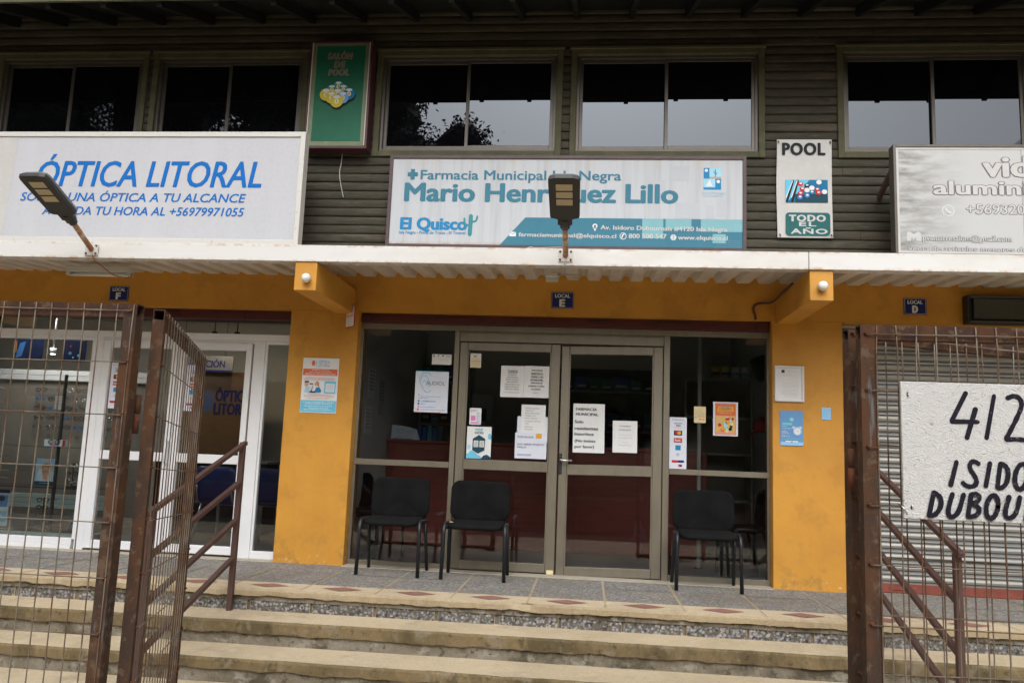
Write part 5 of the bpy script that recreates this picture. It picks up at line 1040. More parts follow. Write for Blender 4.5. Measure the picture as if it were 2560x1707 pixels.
q = MB().m('chrome'); q.box(2.128, 2.172, 0.06, 0.082, 0.004, 0.042, 0.005); q.build('body', t)
q = MB().m('chrome'); q.tube([(2.137, 0.071, 0.04), (2.137, 0.071, 0.065), (2.15, 0.071, 0.075), (2.163, 0.071, 0.065), (2.163, 0.071, 0.04)], 0.004, 6); q.build('shackle', t)

# ------------------------------------------------------------------ inside the pharmacy
t = thing('counter', 'long dark red wooden counter across the pharmacy', 'counter', (-0.3, 1.8, 0.005))
q = MB().m('counter'); q.box(-2.15, 1.15, 1.62, 1.66, 0.02, 1.085, 0.003)
for x in [-2.12 + 0.66 * i for i in range(6)]: q.box(x, x + 0.05, 1.605, 1.6195, 0.02, 1.085, 0.003)
q.build('front_panel', t)
q = MB().m('counter'); q.box(-2.158, 1.18, 1.58, 2.05, 1.086, 1.115, 0.004); q.build('top', t)
q = MB().m('counter'); q.box(1.10, 1.15, 1.661, 2.03, 0.02, 1.085, 0.003); q.build('side_panel', t)
def shelves(label, x0, x1, y0, y1, zs, ztop, mt='shelf'):
    t = thing('shelf_unit', label, 'shelf', ((x0 + x1) / 2, (y0 + y1) / 2, 0.005), group='wall shelves of the pharmacy')
    for x in (x0, x1 - 0.02):
        q = MB().m(mt); q.box(x, x + 0.02, y0, y1, 0.005, ztop); q.build('side_panel', t)
    for z in zs:
        q = MB().m(mt); q.box(x0 + 0.02, x1 - 0.02, y0, y1, z - 0.022, z); q.build('shelf', t)
    MB().m('shelfback').box(x0 + 0.02, x1 - 0.02, y1 - 0.008, y1 - 0.001, 0.005, ztop).build('back_panel', t); return t
shelves('pale wall shelf stacked with cartons behind the left pharmacy pane', -2.14, -1.50, 3.10, 3.48, (0.5, 0.95, 1.35, 1.88), 2.13)
shelves('pale wall shelf with dark cartons behind the right pharmacy door', -0.40, 0.98, 3.10, 3.48, (0.5, 0.95, 1.33, 1.82), 2.13)
shelves('pale wall shelf with tins behind the orange food poster', 1.05, 1.78, 2.05, 2.40, (0.6, 1.1, 1.5, 1.92), 1.925)
n_ = 0
places = [('left', -2.11, -1.53, 3.12, (0.95, 1.35, 1.88)), ('right', -0.37, 0.95, 3.12, (0.95, 1.33, 1.82))]
names_ = {'bxb': 'dark blue', 'bxg': 'dark green', 'bxw': 'off white', 'bxr': 'dark red', 'bxk': 'black', 'bxt': 'teal', 'bxy': 'yellow'}
rank = ['lowest', 'middle', 'top']
for side, xa, xb, y, zs in places:
    for zi, z in enumerate(zs):
        x = xa; prev = {}
        while x < xb - 0.09:
            w_, h_ = rnd.uniform(0.10, 0.19), rnd.uniform(0.13, 0.24); c = rnd.choice(['bxb', 'bxg', 'bxw', 'bxk', 'bxt', 'bxb', 'bxr'] if zi < 2 else ['bxb', 'bxg', 'bxk', 'bxb', 'bxg'])
            if x + w_ > xb: break
            q = MB().m(c); q.box(x, x + w_, y, y + 0.2, z + 0.001, z + h_, 0.003)
            q.m('bxw'); q.box(x + w_ * .15, x + w_ * .85, y - 0.001, y - 0.0002, z + h_ * .25, z + h_ * .42)
            pos = ('first', 'second', 'third', 'fourth', 'fifth', 'sixth', 'seventh', 'eighth', 'ninth', 'tenth', 'eleventh', 'twelfth', 'thirteenth')[len(prev)]
            tag(q.build('carton'), f'{names_[c]} carton, {pos} along the {rank[zi]} row of the {side} pharmacy shelf', 'carton', f'cartons on the {side} wall shelf')
            prev[x] = 1; x += w_ + rnd.uniform(0.004, 0.03)
for i, (c, lb) in enumerate((('bxy', 'yellow tin nearest the pale post on the shelf above the food poster'), ('bxy', 'yellow and white tin, second on the shelf above the food poster'), ('bxw', 'cream tin, third on the shelf above the food poster'), ('bxw', 'cream tin nearest the side wall above the food poster'))):
    t = thing('tin', lb, 'tin', (1.395 + i * 0.108, 2.16, 1.921), group='tins on the wall shelf'); x = 1.395 + i * 0.108
    q = MB().m(c); q.lathe([(0.043, 0.0), (0.045, 0.003), (0.045, 0.118), (0.043, 0.12)], (x, 2.16, 1.921), 18); q.build('can', t)
    q = MB().m('bxb' if i < 2 else 'bxt'); q.lathe([(0.0456, 0.0), (0.0456, 0.035)], (x, 2.16, 1.96), 18); q.build('label_band', t)
    q = MB().m('bxy' if i < 2 else 'bxw'); q.lathe([(0.0465, 0.0), (0.0465, 0.014), (0.04, 0.016)], (x, 2.16, 2.0415), 18); q.build('lid', t)
t = thing('post', 'slim pale steel post standing inside behind the right pane', 'post', (1.066, 1.0, 0.005)); q = MB().m('shelf'); q.box(1.049, 1.083, 0.985, 1.019, 0.005, 2.558, 0.003); q.build('shaft', t); q = MB().m('grey_alu'); q.box(1.03, 1.10, 0.966, 1.038, 0.0045, 0.012); q.build('foot_plate', t)
t = thing('wall_speaker', 'black box hanging tilted high on the right pharmacy wall', 'speaker', (1.70, 1.0, 1.79))
T = Matrix.Rotation(math.radians(-22), 4, 'Y'); c0 = Vector((1.66, 1.0, 1.925))
q = MB(lambda p: c0 + T.to_3x3() @ p).m('plastic'); q.box(-0.065, 0.055, -0.09, 0.09, -0.115, 0.115, 0.012); q.build('case', t)
q = MB(lambda p: c0 + T.to_3x3() @ p).m('matrix'); q.box(-0.069, -0.0655, -0.075, 0.075, -0.10, 0.10, 0.001); q.build('grille', t)
q = MB().m('plastic'); q.beam((1.70, 1.0, 1.93), (1.80, 1.0, 1.95), 0.03, 0.03); q.build('bracket', t)
t = thing('cap', 'red cap hanging on the right pharmacy wall', 'cap', (1.70, 1.0, 1.28))
q = MB().m('cap'); q.sm = True; q.lathe([(0.088, 0.0), (0.092, 0.03), (0.086, 0.075), (0.066, 0.115), (0.035, 0.14), (0.005, 0.148)], (1.665, 1.0, 1.305), 18); q.build('crown', t)
q = MB().m('cap'); q.sm = True; P_ = [(math.cos(a * math.pi / 10), math.sin(a * math.pi / 10)) for a in range(11)]
q.strip([(1.60 - 0.0 - 0.075 * s_, 1.0 + 0.085 * c_, 1.310 - 0.035 * s_) for c_, s_ in P_], [(1.665 - 0.088 * s_, 1.0 + 0.088 * c_, 1.312) for c_, s_ in P_]); q.strip([(1.60 - 0.075 * s_, 1.0 + 0.085 * c_, 1.306 - 0.035 * s_) for c_, s_ in P_], [(1.665 - 0.088 * s_, 1.0 + 0.088 * c_, 1.306) for c_, s_ in P_]); q.build('peak', t)
def paper_plain(name, label, cat, x0, x1, z0, z1, y, mt='paper', lines=6, ink='inkgrey', group=None):
    s = sheet(name, label, cat, x0, x1, z0, z1, y=y, mt=mt, group=group)
    marks(s, [(ink, [(.12, .88, .86 - .74 * i / max(1, lines), .03, rnd.choice((1, 1, .7))) for i in range(lines)])]); return s
# curled sheet and leaflets on the counter
t = thing('curled_sheet', 'curled white typed sheet standing on the pharmacy counter', 'paper', (-1.95, 1.66, 1.116))
q = MB().m('paperb'); q.sm = True; n = 10; A_ = [(-2.115 + 0.31 * i / n, 1.62 + 0.05 * math.sin(i / n * 2.6), 1.116) for i in range(n + 1)]; Bz = [(-2.125 + 0.27 * i / n, 1.67 + 0.05 * math.sin(i / n * 2.6), 1.268 - 0.04 * (i / n) ** 2) for i in range(n + 1)]
q.strip(A_, Bz); q.build('sheet', t)
q = MB(lambda p: Vector((p.x, 1.632 + (p.z - 1.116) * 0.30 + 0.0 + 0.046 * math.sin(max(0, min(1, (p.x + 2.115) / 0.31)) * 2.6) - 0.016, p.z))).m('inkgrey')
for i, f_ in enumerate((.35, .9, .95, .9, 0, .9, .3)):
    if f_: dashes(q, -2.07, -1.87, 1.225 - i * 0.015, 0.005, 0, (.01, .025), .004, f_)
q.build('typed_text', t)
for lb, x, r, mt in (('white leaflet with a red edge lying on the counter behind the left pane', -2.14, 0.25, 'paper'), ('pale green leaflet lying flat at the left end of the counter', -2.10, -0.1, 'tint')):
    t = thing('leaflet', lb, 'leaflet', (x + .03, 1.76, 1.1165 + (0.004 if mt == 'paper' else 0)), r, 'leaflets on the counter'); q = MB().m(mt); q.box(-0.02, 0.19, -0.14, 0.14, 0.0, 0.0025); q.build('page', t, local=True); q = MB().m('red' if mt == 'paper' else 'bluegreen'); q.box(-0.02, 0.19, -0.1425, -0.1402, 0.0, 0.006); q.build('edge_band', t, local=True)
for i, (z0, z1, y0, lb) in enumerate(((1.50, 1.80, .75, 'white notice highest on the left side wall inside the pharmacy'), (1.15, 1.42, .70, 'white notice low on the left side wall nearest the glass'), (1.35, 1.72, 1.15, 'grey notice on the left side wall deep behind the glass'))):
    t = thing('wall_notice', lb, 'notice', (-2.158, y0, z0), group='notices on the inner side wall'); q = MB().m('paper' if i < 2 else 'ltgrey'); q.box(-2.159, -2.156, y0, y0 + 0.24, z0, z1); q.build('sheet', t)
    q = MB().m('inkgrey' if i != 1 else 'salmon')
    for j in range(6): z = z1 - 0.04 - j * 0.035; q.poly([(-2.1553, y0 + .03, z), (-2.1553, y0 + .2, z), (-2.1553, y0 + .2, z + .008), (-2.1553, y0 + .03, z + .008)])
    q.build('small_print', t)
paper_plain('wall_notice', 'grey typed notice on the shelf edge behind the ear banner', 'notice', -2.10, -1.90, 1.55, 1.86, 3.095, 'ltgrey', 7)
for i in range(5):
    x = -2.02 + i * 0.062; c = ('bxb', 'bxb', 'bxt', 'bxb', 'bxk')[i]
    tag(MB().m(c).box(x, x + 0.054, 2.5, 2.76, 0.96, 1.30 - 0.02 * (i % 2), 0.003).build('binder'), ('dark blue binder, first of the row behind the curled sheet', 'dark blue binder, second of the row behind the curled sheet', 'teal binder in the row behind the curled sheet', 'dark blue binder next to the black one behind the counter', 'black binder at the end of the row behind the counter')[i], 'binder', 'binders behind the counter')
t = thing('side_table', 'low table behind the counter under the row of binders', 'table', (-1.6, 2.65, 0.005)); q = MB().m('shelf'); q.box(-2.12, -1.1, 2.45, 2.85, 0.92, 0.955, 0.003); q.build('top', t)
for x in (-2.08, -1.14):
    for y in (2.5, 2.8): MB().m('shelf').box(x - .02, x + .02, y - .02, y + .02, 0.005, 0.92).build('leg', t)
t = thing('cupboard', 'pale green white cupboard at the back of the pharmacy behind the left door', 'cupboard', (-1.3, 3.3, 0.005)); q = MB().m('tint'); q.box(-1.47, -1.20, 3.12, 3.48, 0.005, 1.74, 0.004); q.build('body', t); q = MB().m('bluegreen'); q.box(-1.46, -1.28, 3.105, 3.1195, 1.40, 1.55, 0.004); q.build('panel', t)

# ------------------------------------------------------------------ inside the optician
t = thing('display_wall', 'white slatted display wall of eyeglass shelves in the optician window', 'display', (-6.0, 1.6, 0.005))
q = MB().m('pvc')
for z0, z1 in ((1.605, 1.655), (1.66, 1.715), (0.275, 0.318), (0.323, 0.366), (0.371, 0.414)): q.box(-6.9, -4.72, 0.98 if z1 < 1 else 1.28, 1.0 if z1 < 1 else 1.30, z0, z1, 0.002)
q.build('slat_band', t)
q = MB().m('shelfback'); q.box(-6.9, -4.72, 1.31, 1.33, 0.1, 1.60); q.build('dark_back', t)
for x in (-6.0, -5.22): MB().m('grey_alu').box(x, x + 0.022, 0.60, 0.63, 0.06, 1.62, 0.002).build('upright', t)
for z in (0.107, 0.515, 0.905): MB().m('shelfglass').box(-6.9, -4.70, 0.45, 0.92, z - 0.008, z).build('glass_shelf', t)
MB().m('boxgrey').box(-6.9, -4.70, 0.40, 0.95, 0.006, 0.09, 0.003).build('plinth', t)
def specs(mb, x, y, z, c, r=0.0, ro=0.0022):
    mb.m(c); ca, sa = math.cos(r), math.sin(r); T_ = lambda a, b, h: (x + a * ca - b * sa, y + a * sa + b * ca, z + h)
    for s_ in (-1, 1):
        mb.tube([T_(s_ * 0.034 + 0.025 * math.cos(a * math.pi / 6), 0, 0.020 * math.sin(a * math.pi / 6)) for a in range(13)], ro * 1.6, 5)
        mb.tube([T_(s_ * 0.062, 0, 0.008), T_(s_ * 0.066, 0.03, 0.008), T_(s_ * 0.064, 0.13, -0.002)], ro, 5)
    mb.tube([T_(-0.009, 0, 0.004), T_(0.009, 0, 0.004)], ro, 5); mb.m('shelfglass')
    for s_ in (-1, 1): mb.poly([T_(s_ * 0.034 + 0.025 * math.cos(a * math.pi / 6), 0, 0.020 * math.sin(a * math.pi / 6)) for a in range(12)])
cols = [('ink', 'black'), ('maroon', 'dark red'), ('inkgrey', 'grey'), ('royal', 'blue'), ('chrome', 'metal')]
row_z = [(1.50, 'top'), (1.40, 'second'), (1.30, 'third'), (1.20, 'fourth'), (1.10, 'fifth')]
for ri, (z, rn) in enumerate(row_z):
    for ci in range(7):
        c, cn_ = cols[(ri * 3 + ci * 2) % 5]; q = MB(); specs(q, -5.93 + ci * 0.155, 1.27, z, c, rnd.uniform(-.1, .1))
        tag(q.build('eyeglasses'), f'{cn_} framed eyeglasses, {rn} row of the display wall, {("first", "second", "third", "fourth", "fifth", "sixth", "seventh")[ci]} along', 'eyeglasses', 'eyeglasses on the display wall')
for (x, y, z, lb, h) in ((-5.86, 0.62, 0.516, 'clear stand of pale eyeglasses left of the portrait card', 0.34), (-5.30, 0.62, 0.108, 'dark wire stand of eyeglasses on the lowest glass shelf', 0.30), (-5.02, 0.60, 0.516, 'dark wire stand with silver eyeglasses right of the portrait card', 0.24), (-4.98, 0.80, 0.906, 'black eyeglass tower beside the white window post', 0.78), (-5.98, 0.58, 0.906, 'pale eyeglass tower with colourful frames at the left', 0.72)):
    t = thing('eyeglass_stand', lb, 'display stand', (x, y, z), group='eyeglass stands in the window'); q = MB().m('plastic'); q.lathe([(0.06, 0), (0.06, 0.012), (0.012, 0.018), (0.006, 0.03), (0.006, h)], (x, y, z), 12); q.build('stem', t)
    for i in range(max(2, int(h / 0.075))):
        q = MB(); specs(q, x, y - 0.02, z + 0.06 + i * 0.072, rnd.choice(['ink', 'chrome', 'maroon', 'inkgrey'] if h < 0.75 and x > -5.8 else ['chrome', 'tint', 'mid', 'salmon', 'ltgrey']), rnd.uniform(-.15, .15), 0.0026); q.build('eyeglasses', t)
s = sheet('portrait_card', 'grey blue portrait card of a person wearing glasses on the middle glass shelf', 'card', -5.437, -5.232, 0.520, 0.785, y=0.64, mt='ltgrey', curl=0.001, lean=0.0)
shapes(s, 'picture', [('lightblue', 'r', (0, 1, 0, .95)), ('ltgrey', 'd', (.5, .5, .46, .40)), ('tint', 'd', (.5, .40, .40, .30)), ('petrol', 'r', (0, 1, 0, .16)), ('salmon', 'p', [(.38, .20), (.66, .20), (.62, .36), (.42, .36)]), ('hair', 'd', (.52, .63, .215, .20)), ('skin', 'd', (.52, .51, .185, .215))])
s2 = (s[0], s[1], s[2], s[3], s[4] - .004); shapes(s2, 'face', [('hair', 'p', [(.34, .62), (.40, .76), (.58, .80), (.70, .70), (.70, .60), (.60, .68), (.45, .66)]), ('ink', 's', ([(.38, .545), (.50, .555)], .0025)), ('ink', 's', ([(.54, .555), (.66, .545)], .0025)), ('ink', 's', ([(.38, .545), (.40, .49), (.48, .49), (.50, .55)], .0018)), ('ink', 's', ([(.54, .55), (.56, .49), (.64, .49), (.66, .545)], .0018)), ('red', 's', ([(.46, .395), (.52, .38), (.59, .395)], .003)), ('skin', 's', ([(.52, .50), (.51, .45), (.54, .44)], .002))])
marks(s2, [('paper', [(.3, .75, .24, .012, 1), (.3, .7, .22, .012, 1), (.28, .8, .09, .02, 1)])]); printed(s2, 'tint', [('YCON', .28, .80, .885, .945, 'F')], 0.02)
t = thing('glasses_box', 'small white and pink box printed with eyeglasses on the upper glass shelf', 'box', (-5.245, 0.62, 0.906)); q = MB().m('paper'); q.box(-5.356, -5.136, 0.60, 0.65, 0.907, 0.972, 0.002); q.build('box', t); q = MB().m('pink'); q.rect(-5.29, -5.20, 0.912, 0.935, 0.5994); q.m('red').rect(-5.165, -5.137, 0.908, 0.97, 0.5994); q.build('print', t); q = MB(); specs(q, -5.25, 0.595, 0.95, 'ink', 0); q.build('eyeglasses', t)
paper_plain('price_card', 'tilted grey card with coloured dots in the optician window', 'card', -5.50, -5.40, 1.28, 1.42, 0.9, 'ltgrey', 3, 'red')
s = sheet('window_poster', 'dark blue poster of eyewear high in the optician window', 'poster', -5.397, -5.150, 1.768, 1.987, y=0.8, mt='fblue'); shapes(s, 'print', [('mid', 'd', (.3, .4, .07, .07)), ('red', 'd', (.3, .72, .04, .05)), ('sky', 'd', (.7, .3, .08, .06)), ('lightblue', 'd', (.45, .2, .04, .04))])
s = sheet('window_poster', 'dark poster with blue streaks at the upper left of the optician window', 'poster', -5.95, -5.62, 1.768, 1.99, y=0.8, mt='fblue'); shapes(s, 'print', [('royal', 'p', [(.1, .1), (.3, .2), (.4, .9), (.2, .8)]), ('hair', 'p', [(.0, .3), (.12, .4), (.1, .9), (0, .9)])])
s = sheet('window_leaflet', 'tall white leaflet with blue photographs at the left of the lowest shelf', 'leaflet', -5.80, -5.645, 0.118, 0.469, y=0.6, mt='paper'); shapes(s, 'print', [('navy', 'r', (0, 1, .90, 1)), ('mid', 'r', (.05, .9, .52, .85)), ('petrol', 'd', (.5, .75, .22, .07)), ('sky', 'r', (.05, .9, .12, .40)), ('paper', 'd', (.4, .28, .2, .06))])
t = thing('tilted_poster', 'dark blue poster leaning beside the white window post on the lowest shelf', 'poster', (-4.88, 0.55, 0.11)); q = MB().m('fblue'); q.flat([(-4.955, 0.115), (-4.70, 0.115), (-4.70, 0.40), (-4.865, 0.385)], 0.52); q.build('sheet', t); q = MB().m('lightblue'); q.flat([(-4.93, 0.15), (-4.86, 0.23), (-4.84, 0.215)], 0.5185); q.build('print', t)
t = thing('ceiling_spot', 'lit round white spotlight in the optician window', 'lamp', (-5.62, 0.9, 1.86)); q = MB().m('pvc'); q.tube([(-5.62, 0.95, 2.56), (-5.62, 0.95, 1.90)], 0.008, 8); q.lathe([(0.026, 0), (0.034, 0.06)], (-5.62, 0.95, 1.86), 14); q.build('housing', t); q = MB().m('bulb'); q.lathe([(0.022, 0), (0.022, 0.003)], (-5.62, 0.95, 1.855), 14); q.build('bulb', t)
t = thing('ceiling_lamp', 'round lit white ceiling lamp of the optician', 'lamp', (-5.3, 1.0, 2.5)); q = MB().m('pvc'); q.lathe([(0.26, 0), (0.26, 0.03)], (-5.7, 0.72, 2.528), 28); q.build('housing', t); q = MB().m('panel'); q.lathe([(0.24, 0.0), (0.24, 0.004)], (-5.7, 0.72, 2.523), 28); q.build('diffuser', t)
t = thing('reception_wall', 'warm brown reception wall with blue letters inside the optician', 'partition', (-4.3, 2.55, 0.005)); q = MB().m('veneer'); q.box(-5.0, -3.98, 2.52, 2.60, 0.005, 1.86, 0.003); q.build('panel', t)
lettered(t, 'navy', 2.515, ('ÓPTICA', -4.556, -4.10, 1.505, 1.636, 0.035), ('LITORAL', -4.565, -4.06, 1.345, 1.475, 0.035))
q = MB().m('orange'); q.disc(-4.76, 1.50, 0.065, 0.13, 2.514, 24); q.m('royal')
for i in range(11): z = 1.37 + i * 0.024; h_ = math.sqrt(max(0, 0.15 ** 2 - (z - 1.49) ** 2)); q.rect(-4.69, -4.69 + h_ * 0.85, z, z + 0.010, 2.5135)
q.build('logo', t)
t = thing('reception_sign', 'grey hanging sign reading RECEPCIÓN with a navy bar inside the optician', 'sign', (-4.6, 2.40, 1.846)); q = MB().m('dimgrey'); q.box(-5.05, -4.31, 2.40, 2.42, 1.846, 2.044, 0.003); q.build('panel', t); q = MB().m('navy'); q.rect(-5.05, -4.31, 1.848, 1.872, 2.399); text(q, 'RECEPCIÓN', -4.93, -4.41, 1.905, 1.985, 2.399, 0.03); q.build('lettering', t); q = MB().m('grey_alu'); q.tube([(-4.95, 2.41, 2.044), (-4.95, 2.41, 2.56)], 0.003, 6); q.tube([(-4.42, 2.41, 2.044), (-4.42, 2.41, 2.56)], 0.003, 6); q.build('hanger', t)
for x, z, lb in ((-4.48, 1.915, 'small lit warm spotlight over the orange logo in the optician'), (-4.20, 1.915, 'small lit warm spotlight over the blue letters in the optician')):
    t = thing('wall_spot', lb, 'lamp', (x, 2.30, 2.3), group='spotlights over the reception wall'); q = MB().m('plastic'); q.tube([(x, 2.2, 2.56), (x, 2.2, 2.30)], 0.006, 6); q.lathe([(0.03, 0), (0.034, 0.07), (0.01, 0.08)], (x, 2.2, 2.24), 12); q.build('housing', t); q = MB().m('warmbulb'); q.lathe([(0.026, 0), (0.026, 0.003)], (x, 2.2, 2.236), 12); q.build('bulb', t)
t = thing('desk', 'dark reception desk inside the optician behind the door', 'desk', (-4.2, 2.1, 0.005)); q = MB().m('dark'); q.box(-4.9, -3.6, 1.9, 2.3, 0.005, 0.78, 0.004); q.build('body', t); q = MB().m('inkgrey'); q.box(-4.93, -3.57, 1.87, 2.33, 0.7805, 0.81, 0.004); q.build('top', t)

# ------------------------------------------------------------------ across the street (seen mirrored in the glass)
def make_tree(label, loc, h, blobs, seed):
    t = thing('tree', label, 'tree', loc, 0, 'tall trees across the street'); rg = random.Random(seed)
    q = MB().m('bark'); q.tube([(0, 0, -0.3), (0.15, 0, h * .25), (-.1, .1, h * .5), (0.1, 0, h * .72)], [0.34, 0.27, 0.2, 0.1], 9)
    for bx, by, bz, br in blobs: q.tube([(0, 0, h * .35 + (bz - h * .5) * .4), (bx * .5, by * .5, (h * .4 + bz) / 2), (bx, by, bz)], [0.12, 0.08, 0.03], 6)
    q.build('trunk', t, local=True); q = MB().m('leaf')
    for bx, by, bz, br in blobs:
        rr = [[q.v((bx + br * 0.8 * math.cos(a * .7) * math.sin(e * .5236) * rg.uniform(.75, 1.15), by + br * 0.8 * math.sin(a * .7) * math.sin(e * .5236) * rg.uniform(.75, 1.15), bz + br * 0.62 * math.cos(e * .5236) * rg.uniform(.8, 1.1))) for a in range(9)] for e in range(7)]
        for e in range(6):
            for a in range(9): q.f([rr[e][a], rr[e][(a + 1) % 9], rr[e + 1][(a + 1) % 9], rr[e + 1][a]])
        for c in range(int(26 * br * br) + 8):
            u = Vector((rg.gauss(0, 1), rg.gauss(0, 1), rg.gauss(0, 1))).normalized() * br * rg.uniform(0.45, 1.05); cc = Vector((bx, by, bz)) + Vector((u.x, u.y, u.z * 0.75)); s0 = rg.uniform(0.28, 0.6)
            for l in range(30):
                p = cc + Vector((rg.gauss(0, s0 * .55), rg.gauss(0, s0 * .55), rg.gauss(0, s0 * .5))); a = Vector((rg.uniform(-1, 1), rg.uniform(-1, 1), rg.uniform(-1.3, .2))).normalized() * rg.uniform(.07, .15); b = a.cross(Vector((rg.uniform(-1, 1), rg.uniform(-1, 1), rg.uniform(-1, 1)))).normalized() * rg.uniform(.03, .06)
                q.poly([p - a, p + b, p + a, p - b])
    q.build('crown', t, local=True, recalc=False); return t
make_tree('tall dark tree mirrored in the third upper window, nearest the clear sky', (-6.3, -25, -1.8), 16.5, [(-1.9, 0, 15.2, 1.5), (-.9, .5, 14.4, 1.7), (0.6, 0, 15.6, 1.25), (1.3, 0, 14.2, 1.4), (.3, .4, 12.6, 1.9), (2.6, 0, 13.2, 0.85), (-1.5, 0, 12.3, 1.7), (2.1, 0, 11.8, 1.3), (0, 0, 10.5, 2)], 3)
big = [(-2, 0, 17.5, 2.4), (1.7, .5, 17.8, 2.3), (0, 0, 19.4, 2.2), (-2.6, 0, 14.6, 2.3), (2.6, 0, 14.8, 2.2), (0, .5, 14.2, 2.4), (-1, 0, 12, 2.2), (1.6, 0, 11.8, 2.0)]
tb = make_tree('broad dark tree mirrored in the second upper window, right hand pane', (-16.6, -25.5, -1.8), 18, big, 5)
for lb, x, y, r, sc in (('broad dark tree mirrored in the second upper window, left hand pane', -21.0, -25, 1.9, 1.0), ('dark tree mirrored across the first upper window', -25.6, -26, 4.0, 1.05), ('dark tree standing beyond the mirrored trees at the far left', -30.5, -25, .8, .95), ('dark tree mirrored behind the green pool box', -11.6, -26, 2.6, 1.0)):
    c = copy_tree(tb); c['label'] = lb; c.location = (x, y, -1.8); c.rotation_euler = (0, 0, r); c.scale = (1, 1, sc)
q = MB().m('hedge'); rg = random.Random(9)
for i in range(13000):
    x = rg.uniform(-45, 45); hh = 9.4 + 0.5 * math.sin(x * .35) + .8 * math.sin(x * 1.3); z = -1.8 + hh * rg.random() ** .7; p = Vector((x, -23.2 - rg.random() * 1.2, z)); s_ = rg.uniform(.22, .5); a = Vector((rg.uniform(-1, 1), rg.uniform(-.4, .4), rg.uniform(-1, 1))).normalized() * s_; b = a.cross(Vector((0, 1, 0))).normalized() * s_ * .6
    q.poly([p - a, p + b, p + a, p - b])
hp = [(-60 + i * 1.5, 8.4 + 0.5 * math.sin((-60 + i * 1.5) * .35) + .8 * math.sin((-60 + i * 1.5) * 1.3) - 1.8) for i in range(81)]
for (xa, za), (xb, zb_) in zip(hp, hp[1:]): q.poly([(xa, -24.2, -1.9), (xb, -24.2, -1.9), (xb, -24.2, zb_), (xa, -24.2, za)]); q.poly([(xa, -24.2, za), (xb, -24.2, zb_), (xb, -26.5, zb_ - .5), (xa, -26.5, za - .5)])
o = q.build('hedge_leaves', recalc=False); struct(o, 'stuff'); o['label'] = 'dark hedge of leaves along the far pavement'
q = MB().m('plasterwall'); q.box(-48, 48, -22.6, -22.4, -1.8, -0.55); q.m('grout'); q.box(-48, 48, -22.65, -22.35, -0.55, -0.47); tag(q.build('garden_wall'), 'low dark red garden wall across the street below the hedge', 'wall')

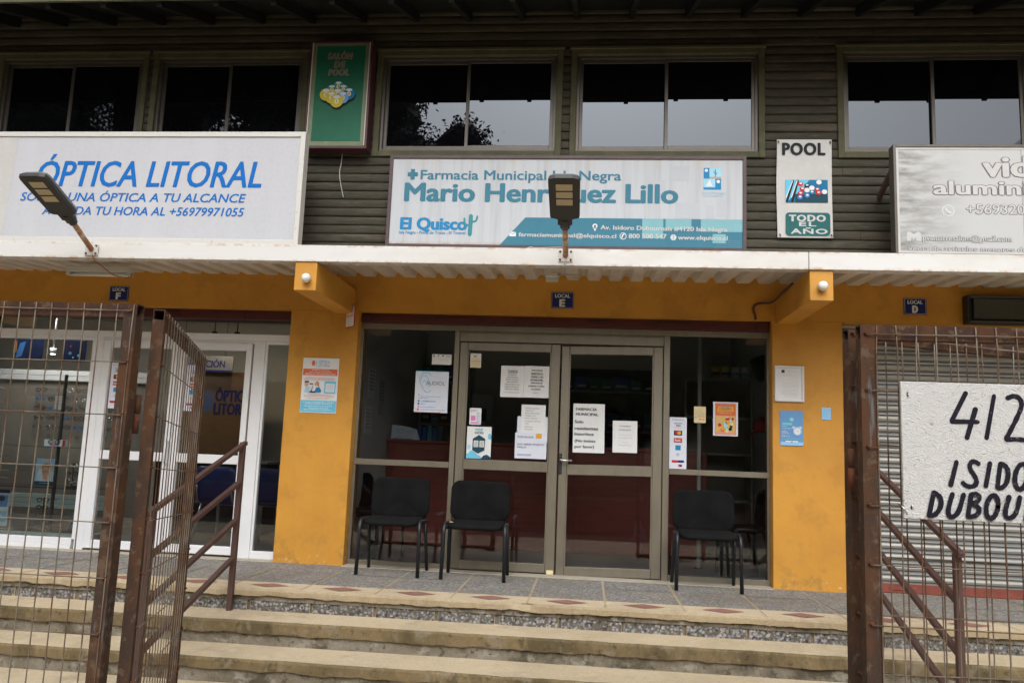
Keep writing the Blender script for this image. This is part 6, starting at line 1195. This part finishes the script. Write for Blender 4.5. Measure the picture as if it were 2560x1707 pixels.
# ------------------------------------------------------------------ the passer-by mirrored in the doors
def person(loc):
    t = thing('person', 'person in maroon jumper and pale jeans walking past with a violet bag', 'person', loc)
    me = D.meshes.new('body'); bm = bmesh.new(); sk = bm.verts.layers.skin.verify()
    J = dict(pel=((0, 0, .93), .125), wst=((.01, 0, 1.08), .12), chs=((.03, 0, 1.28), .145), nck=((.05, 0, 1.44), .06), hd0=((.075, 0, 1.53), .075), hd1=((.085, 0, 1.66), .085),
             hipl=((0, -.09, .90), .095), knl=((.20, -.09, .50), .062), ankl=((.24, -.09, .09), .042), toel=((.40, -.09, .05), .036), hipr=((0, .09, .90), .095), knr=((-.06, .09, .49), .062), ankr=((-.32, .09, .16), .042), toer=((-.20, .09, .04), .034),
             shl=((.03, -.20, 1.37), .062), ell=((-.02, -.26, 1.10), .045), wrl=((.06, -.25, .86), .034), shr=((.03, .20, 1.37), .062), elr=((-.06, .25, 1.11), .045), wrr=((-.02, .26, .86), .034))
    V = {}
    for n_, (p, r) in J.items(): V[n_] = bm.verts.new(p); V[n_][sk].radius = (r, r * (1.25 if n_ in ('chs', 'wst', 'pel') else 1))
    V['pel'][sk].use_root = True
    for a, b in (('pel', 'wst'), ('wst', 'chs'), ('chs', 'nck'), ('nck', 'hd0'), ('hd0', 'hd1'), ('pel', 'hipl'), ('hipl', 'knl'), ('knl', 'ankl'), ('ankl', 'toel'), ('pel', 'hipr'), ('hipr', 'knr'), ('knr', 'ankr'), ('ankr', 'toer'), ('chs', 'shl'), ('shl', 'ell'), ('ell', 'wrl'), ('chs', 'shr'), ('shr', 'elr'), ('elr', 'wrr')): bm.edges.new((V[a], V[b]))
    for s_, w_ in ((-1, 'wrl'), (1, 'wrr')):
        W = Vector(J[w_][0]); pl = bm.verts.new(W + Vector((.02, 0, -.055))); pl[sk].radius = (.030, .020); bm.edges.new((V[w_], pl))
        for f_, (dx, ln) in enumerate(((.028, .062), (.010, .072), (-.009, .068), (-.026, .055))):
            a = bm.verts.new(W + Vector((.02 + dx, s_ * -.004, -.055 - ln * .55))); b = bm.verts.new(W + Vector((.02 + dx * 1.1 + .006, s_ * -.024, -.055 - ln))); a[sk].radius = b[sk].radius = (.009, .009); bm.edges.new((pl, a)); bm.edges.new((a, b))
        a = bm.verts.new(W + Vector((.058, s_ * -.012, -.06))); b = bm.verts.new(W + Vector((.066, s_ * -.022, -.095))); a[sk].radius = b[sk].radius = (.010, .010); bm.edges.new((pl, a)); bm.edges.new((a, b))
    bm.to_mesh(me); bm.free(); o = D.objects.new('body', me); COL.objects.link(o); o.parent = t
    o.modifiers.new('skin', 'SKIN').use_smooth_shade = True; sb = o.modifiers.new('sub', 'SUBSURF'); sb.levels = sb.render_levels = 1
    bpy.context.view_layer.update(); m2 = D.meshes.new_from_object(o.evaluated_get(bpy.context.evaluated_depsgraph_get())); o.modifiers.clear(); o.data = m2; m2.name = 'body'
    m2.materials.clear()
    for n_ in ('skin', 'knit', 'jeans', 'shoe'): m2.materials.append(M[n_])
    for p in m2.polygons:
        c = p.center; p.use_smooth = True
        p.material_index = 3 if (c.z < .085 or (c.x < -.18 and c.z < .12)) else 2 if c.z < .92 and abs(c.y) < .2 else 1 if c.z < 1.455 and c.z > .87 else 0
    q = MB().m('hair'); q.sm = True
    for i in range(9):
        pass
    q.lathe([(0.094, 0.0), (0.098, 0.045), (0.085, 0.085), (0.05, 0.112), (0.004, 0.12)], (0.070, 0, 1.625), 16); q.build('hair', t, local=True)
    q = MB().m('skin'); q.sm = True; q.lathe([(.012, -.03), (.016, -.012), (.010, .012), (.003, .022)], (0.168, 0, 1.61), 8)
    for y in (-.088, .088): q.lathe([(.006, -.028), (.018, -.01), (.02, .012), (.006, .028)], (.075, y, 1.60), 8)
    q.build('nose_and_ears', t, local=True)
    q = MB().m('ink')
    for y in (-.034, .034): q.lathe([(.002, -.009), (.011, 0), (.002, .009)], (0.158, y, 1.635), 8)
    q.m('red'); q.box(.155, .166, -.026, .026, 1.555, 1.567, .003); q.build('eyes_and_mouth', t, local=True)
    return t
person((1.52, -17.4, -1.745))
t = thing('carrier_bag', 'violet translucent carrier bag hanging from the hand of the passer-by', 'bag', (1.62, -17.62, -1.4))
q = MB().m('bag'); q.sm = True; cx, cy_, cz = 1.60, -17.66, -1.40
for r_ in range(1):
    q.lathe([(0.03, 0.0), (0.12, 0.01), (0.16, 0.09), (0.165, 0.2), (0.12, 0.32), (0.05, 0.41), (0.03, 0.43)], (cx, cy_, cz), 14)
q.build('pouch', t); q = MB().m('bag'); q.tube([(cx - .03, cy_, cz + .42), (cx - .015, cy_, cz + .50), (cx + .015, cy_, cz + .50), (cx + .03, cy_, cz + .42)], .006, 6); q.build('handle', t)
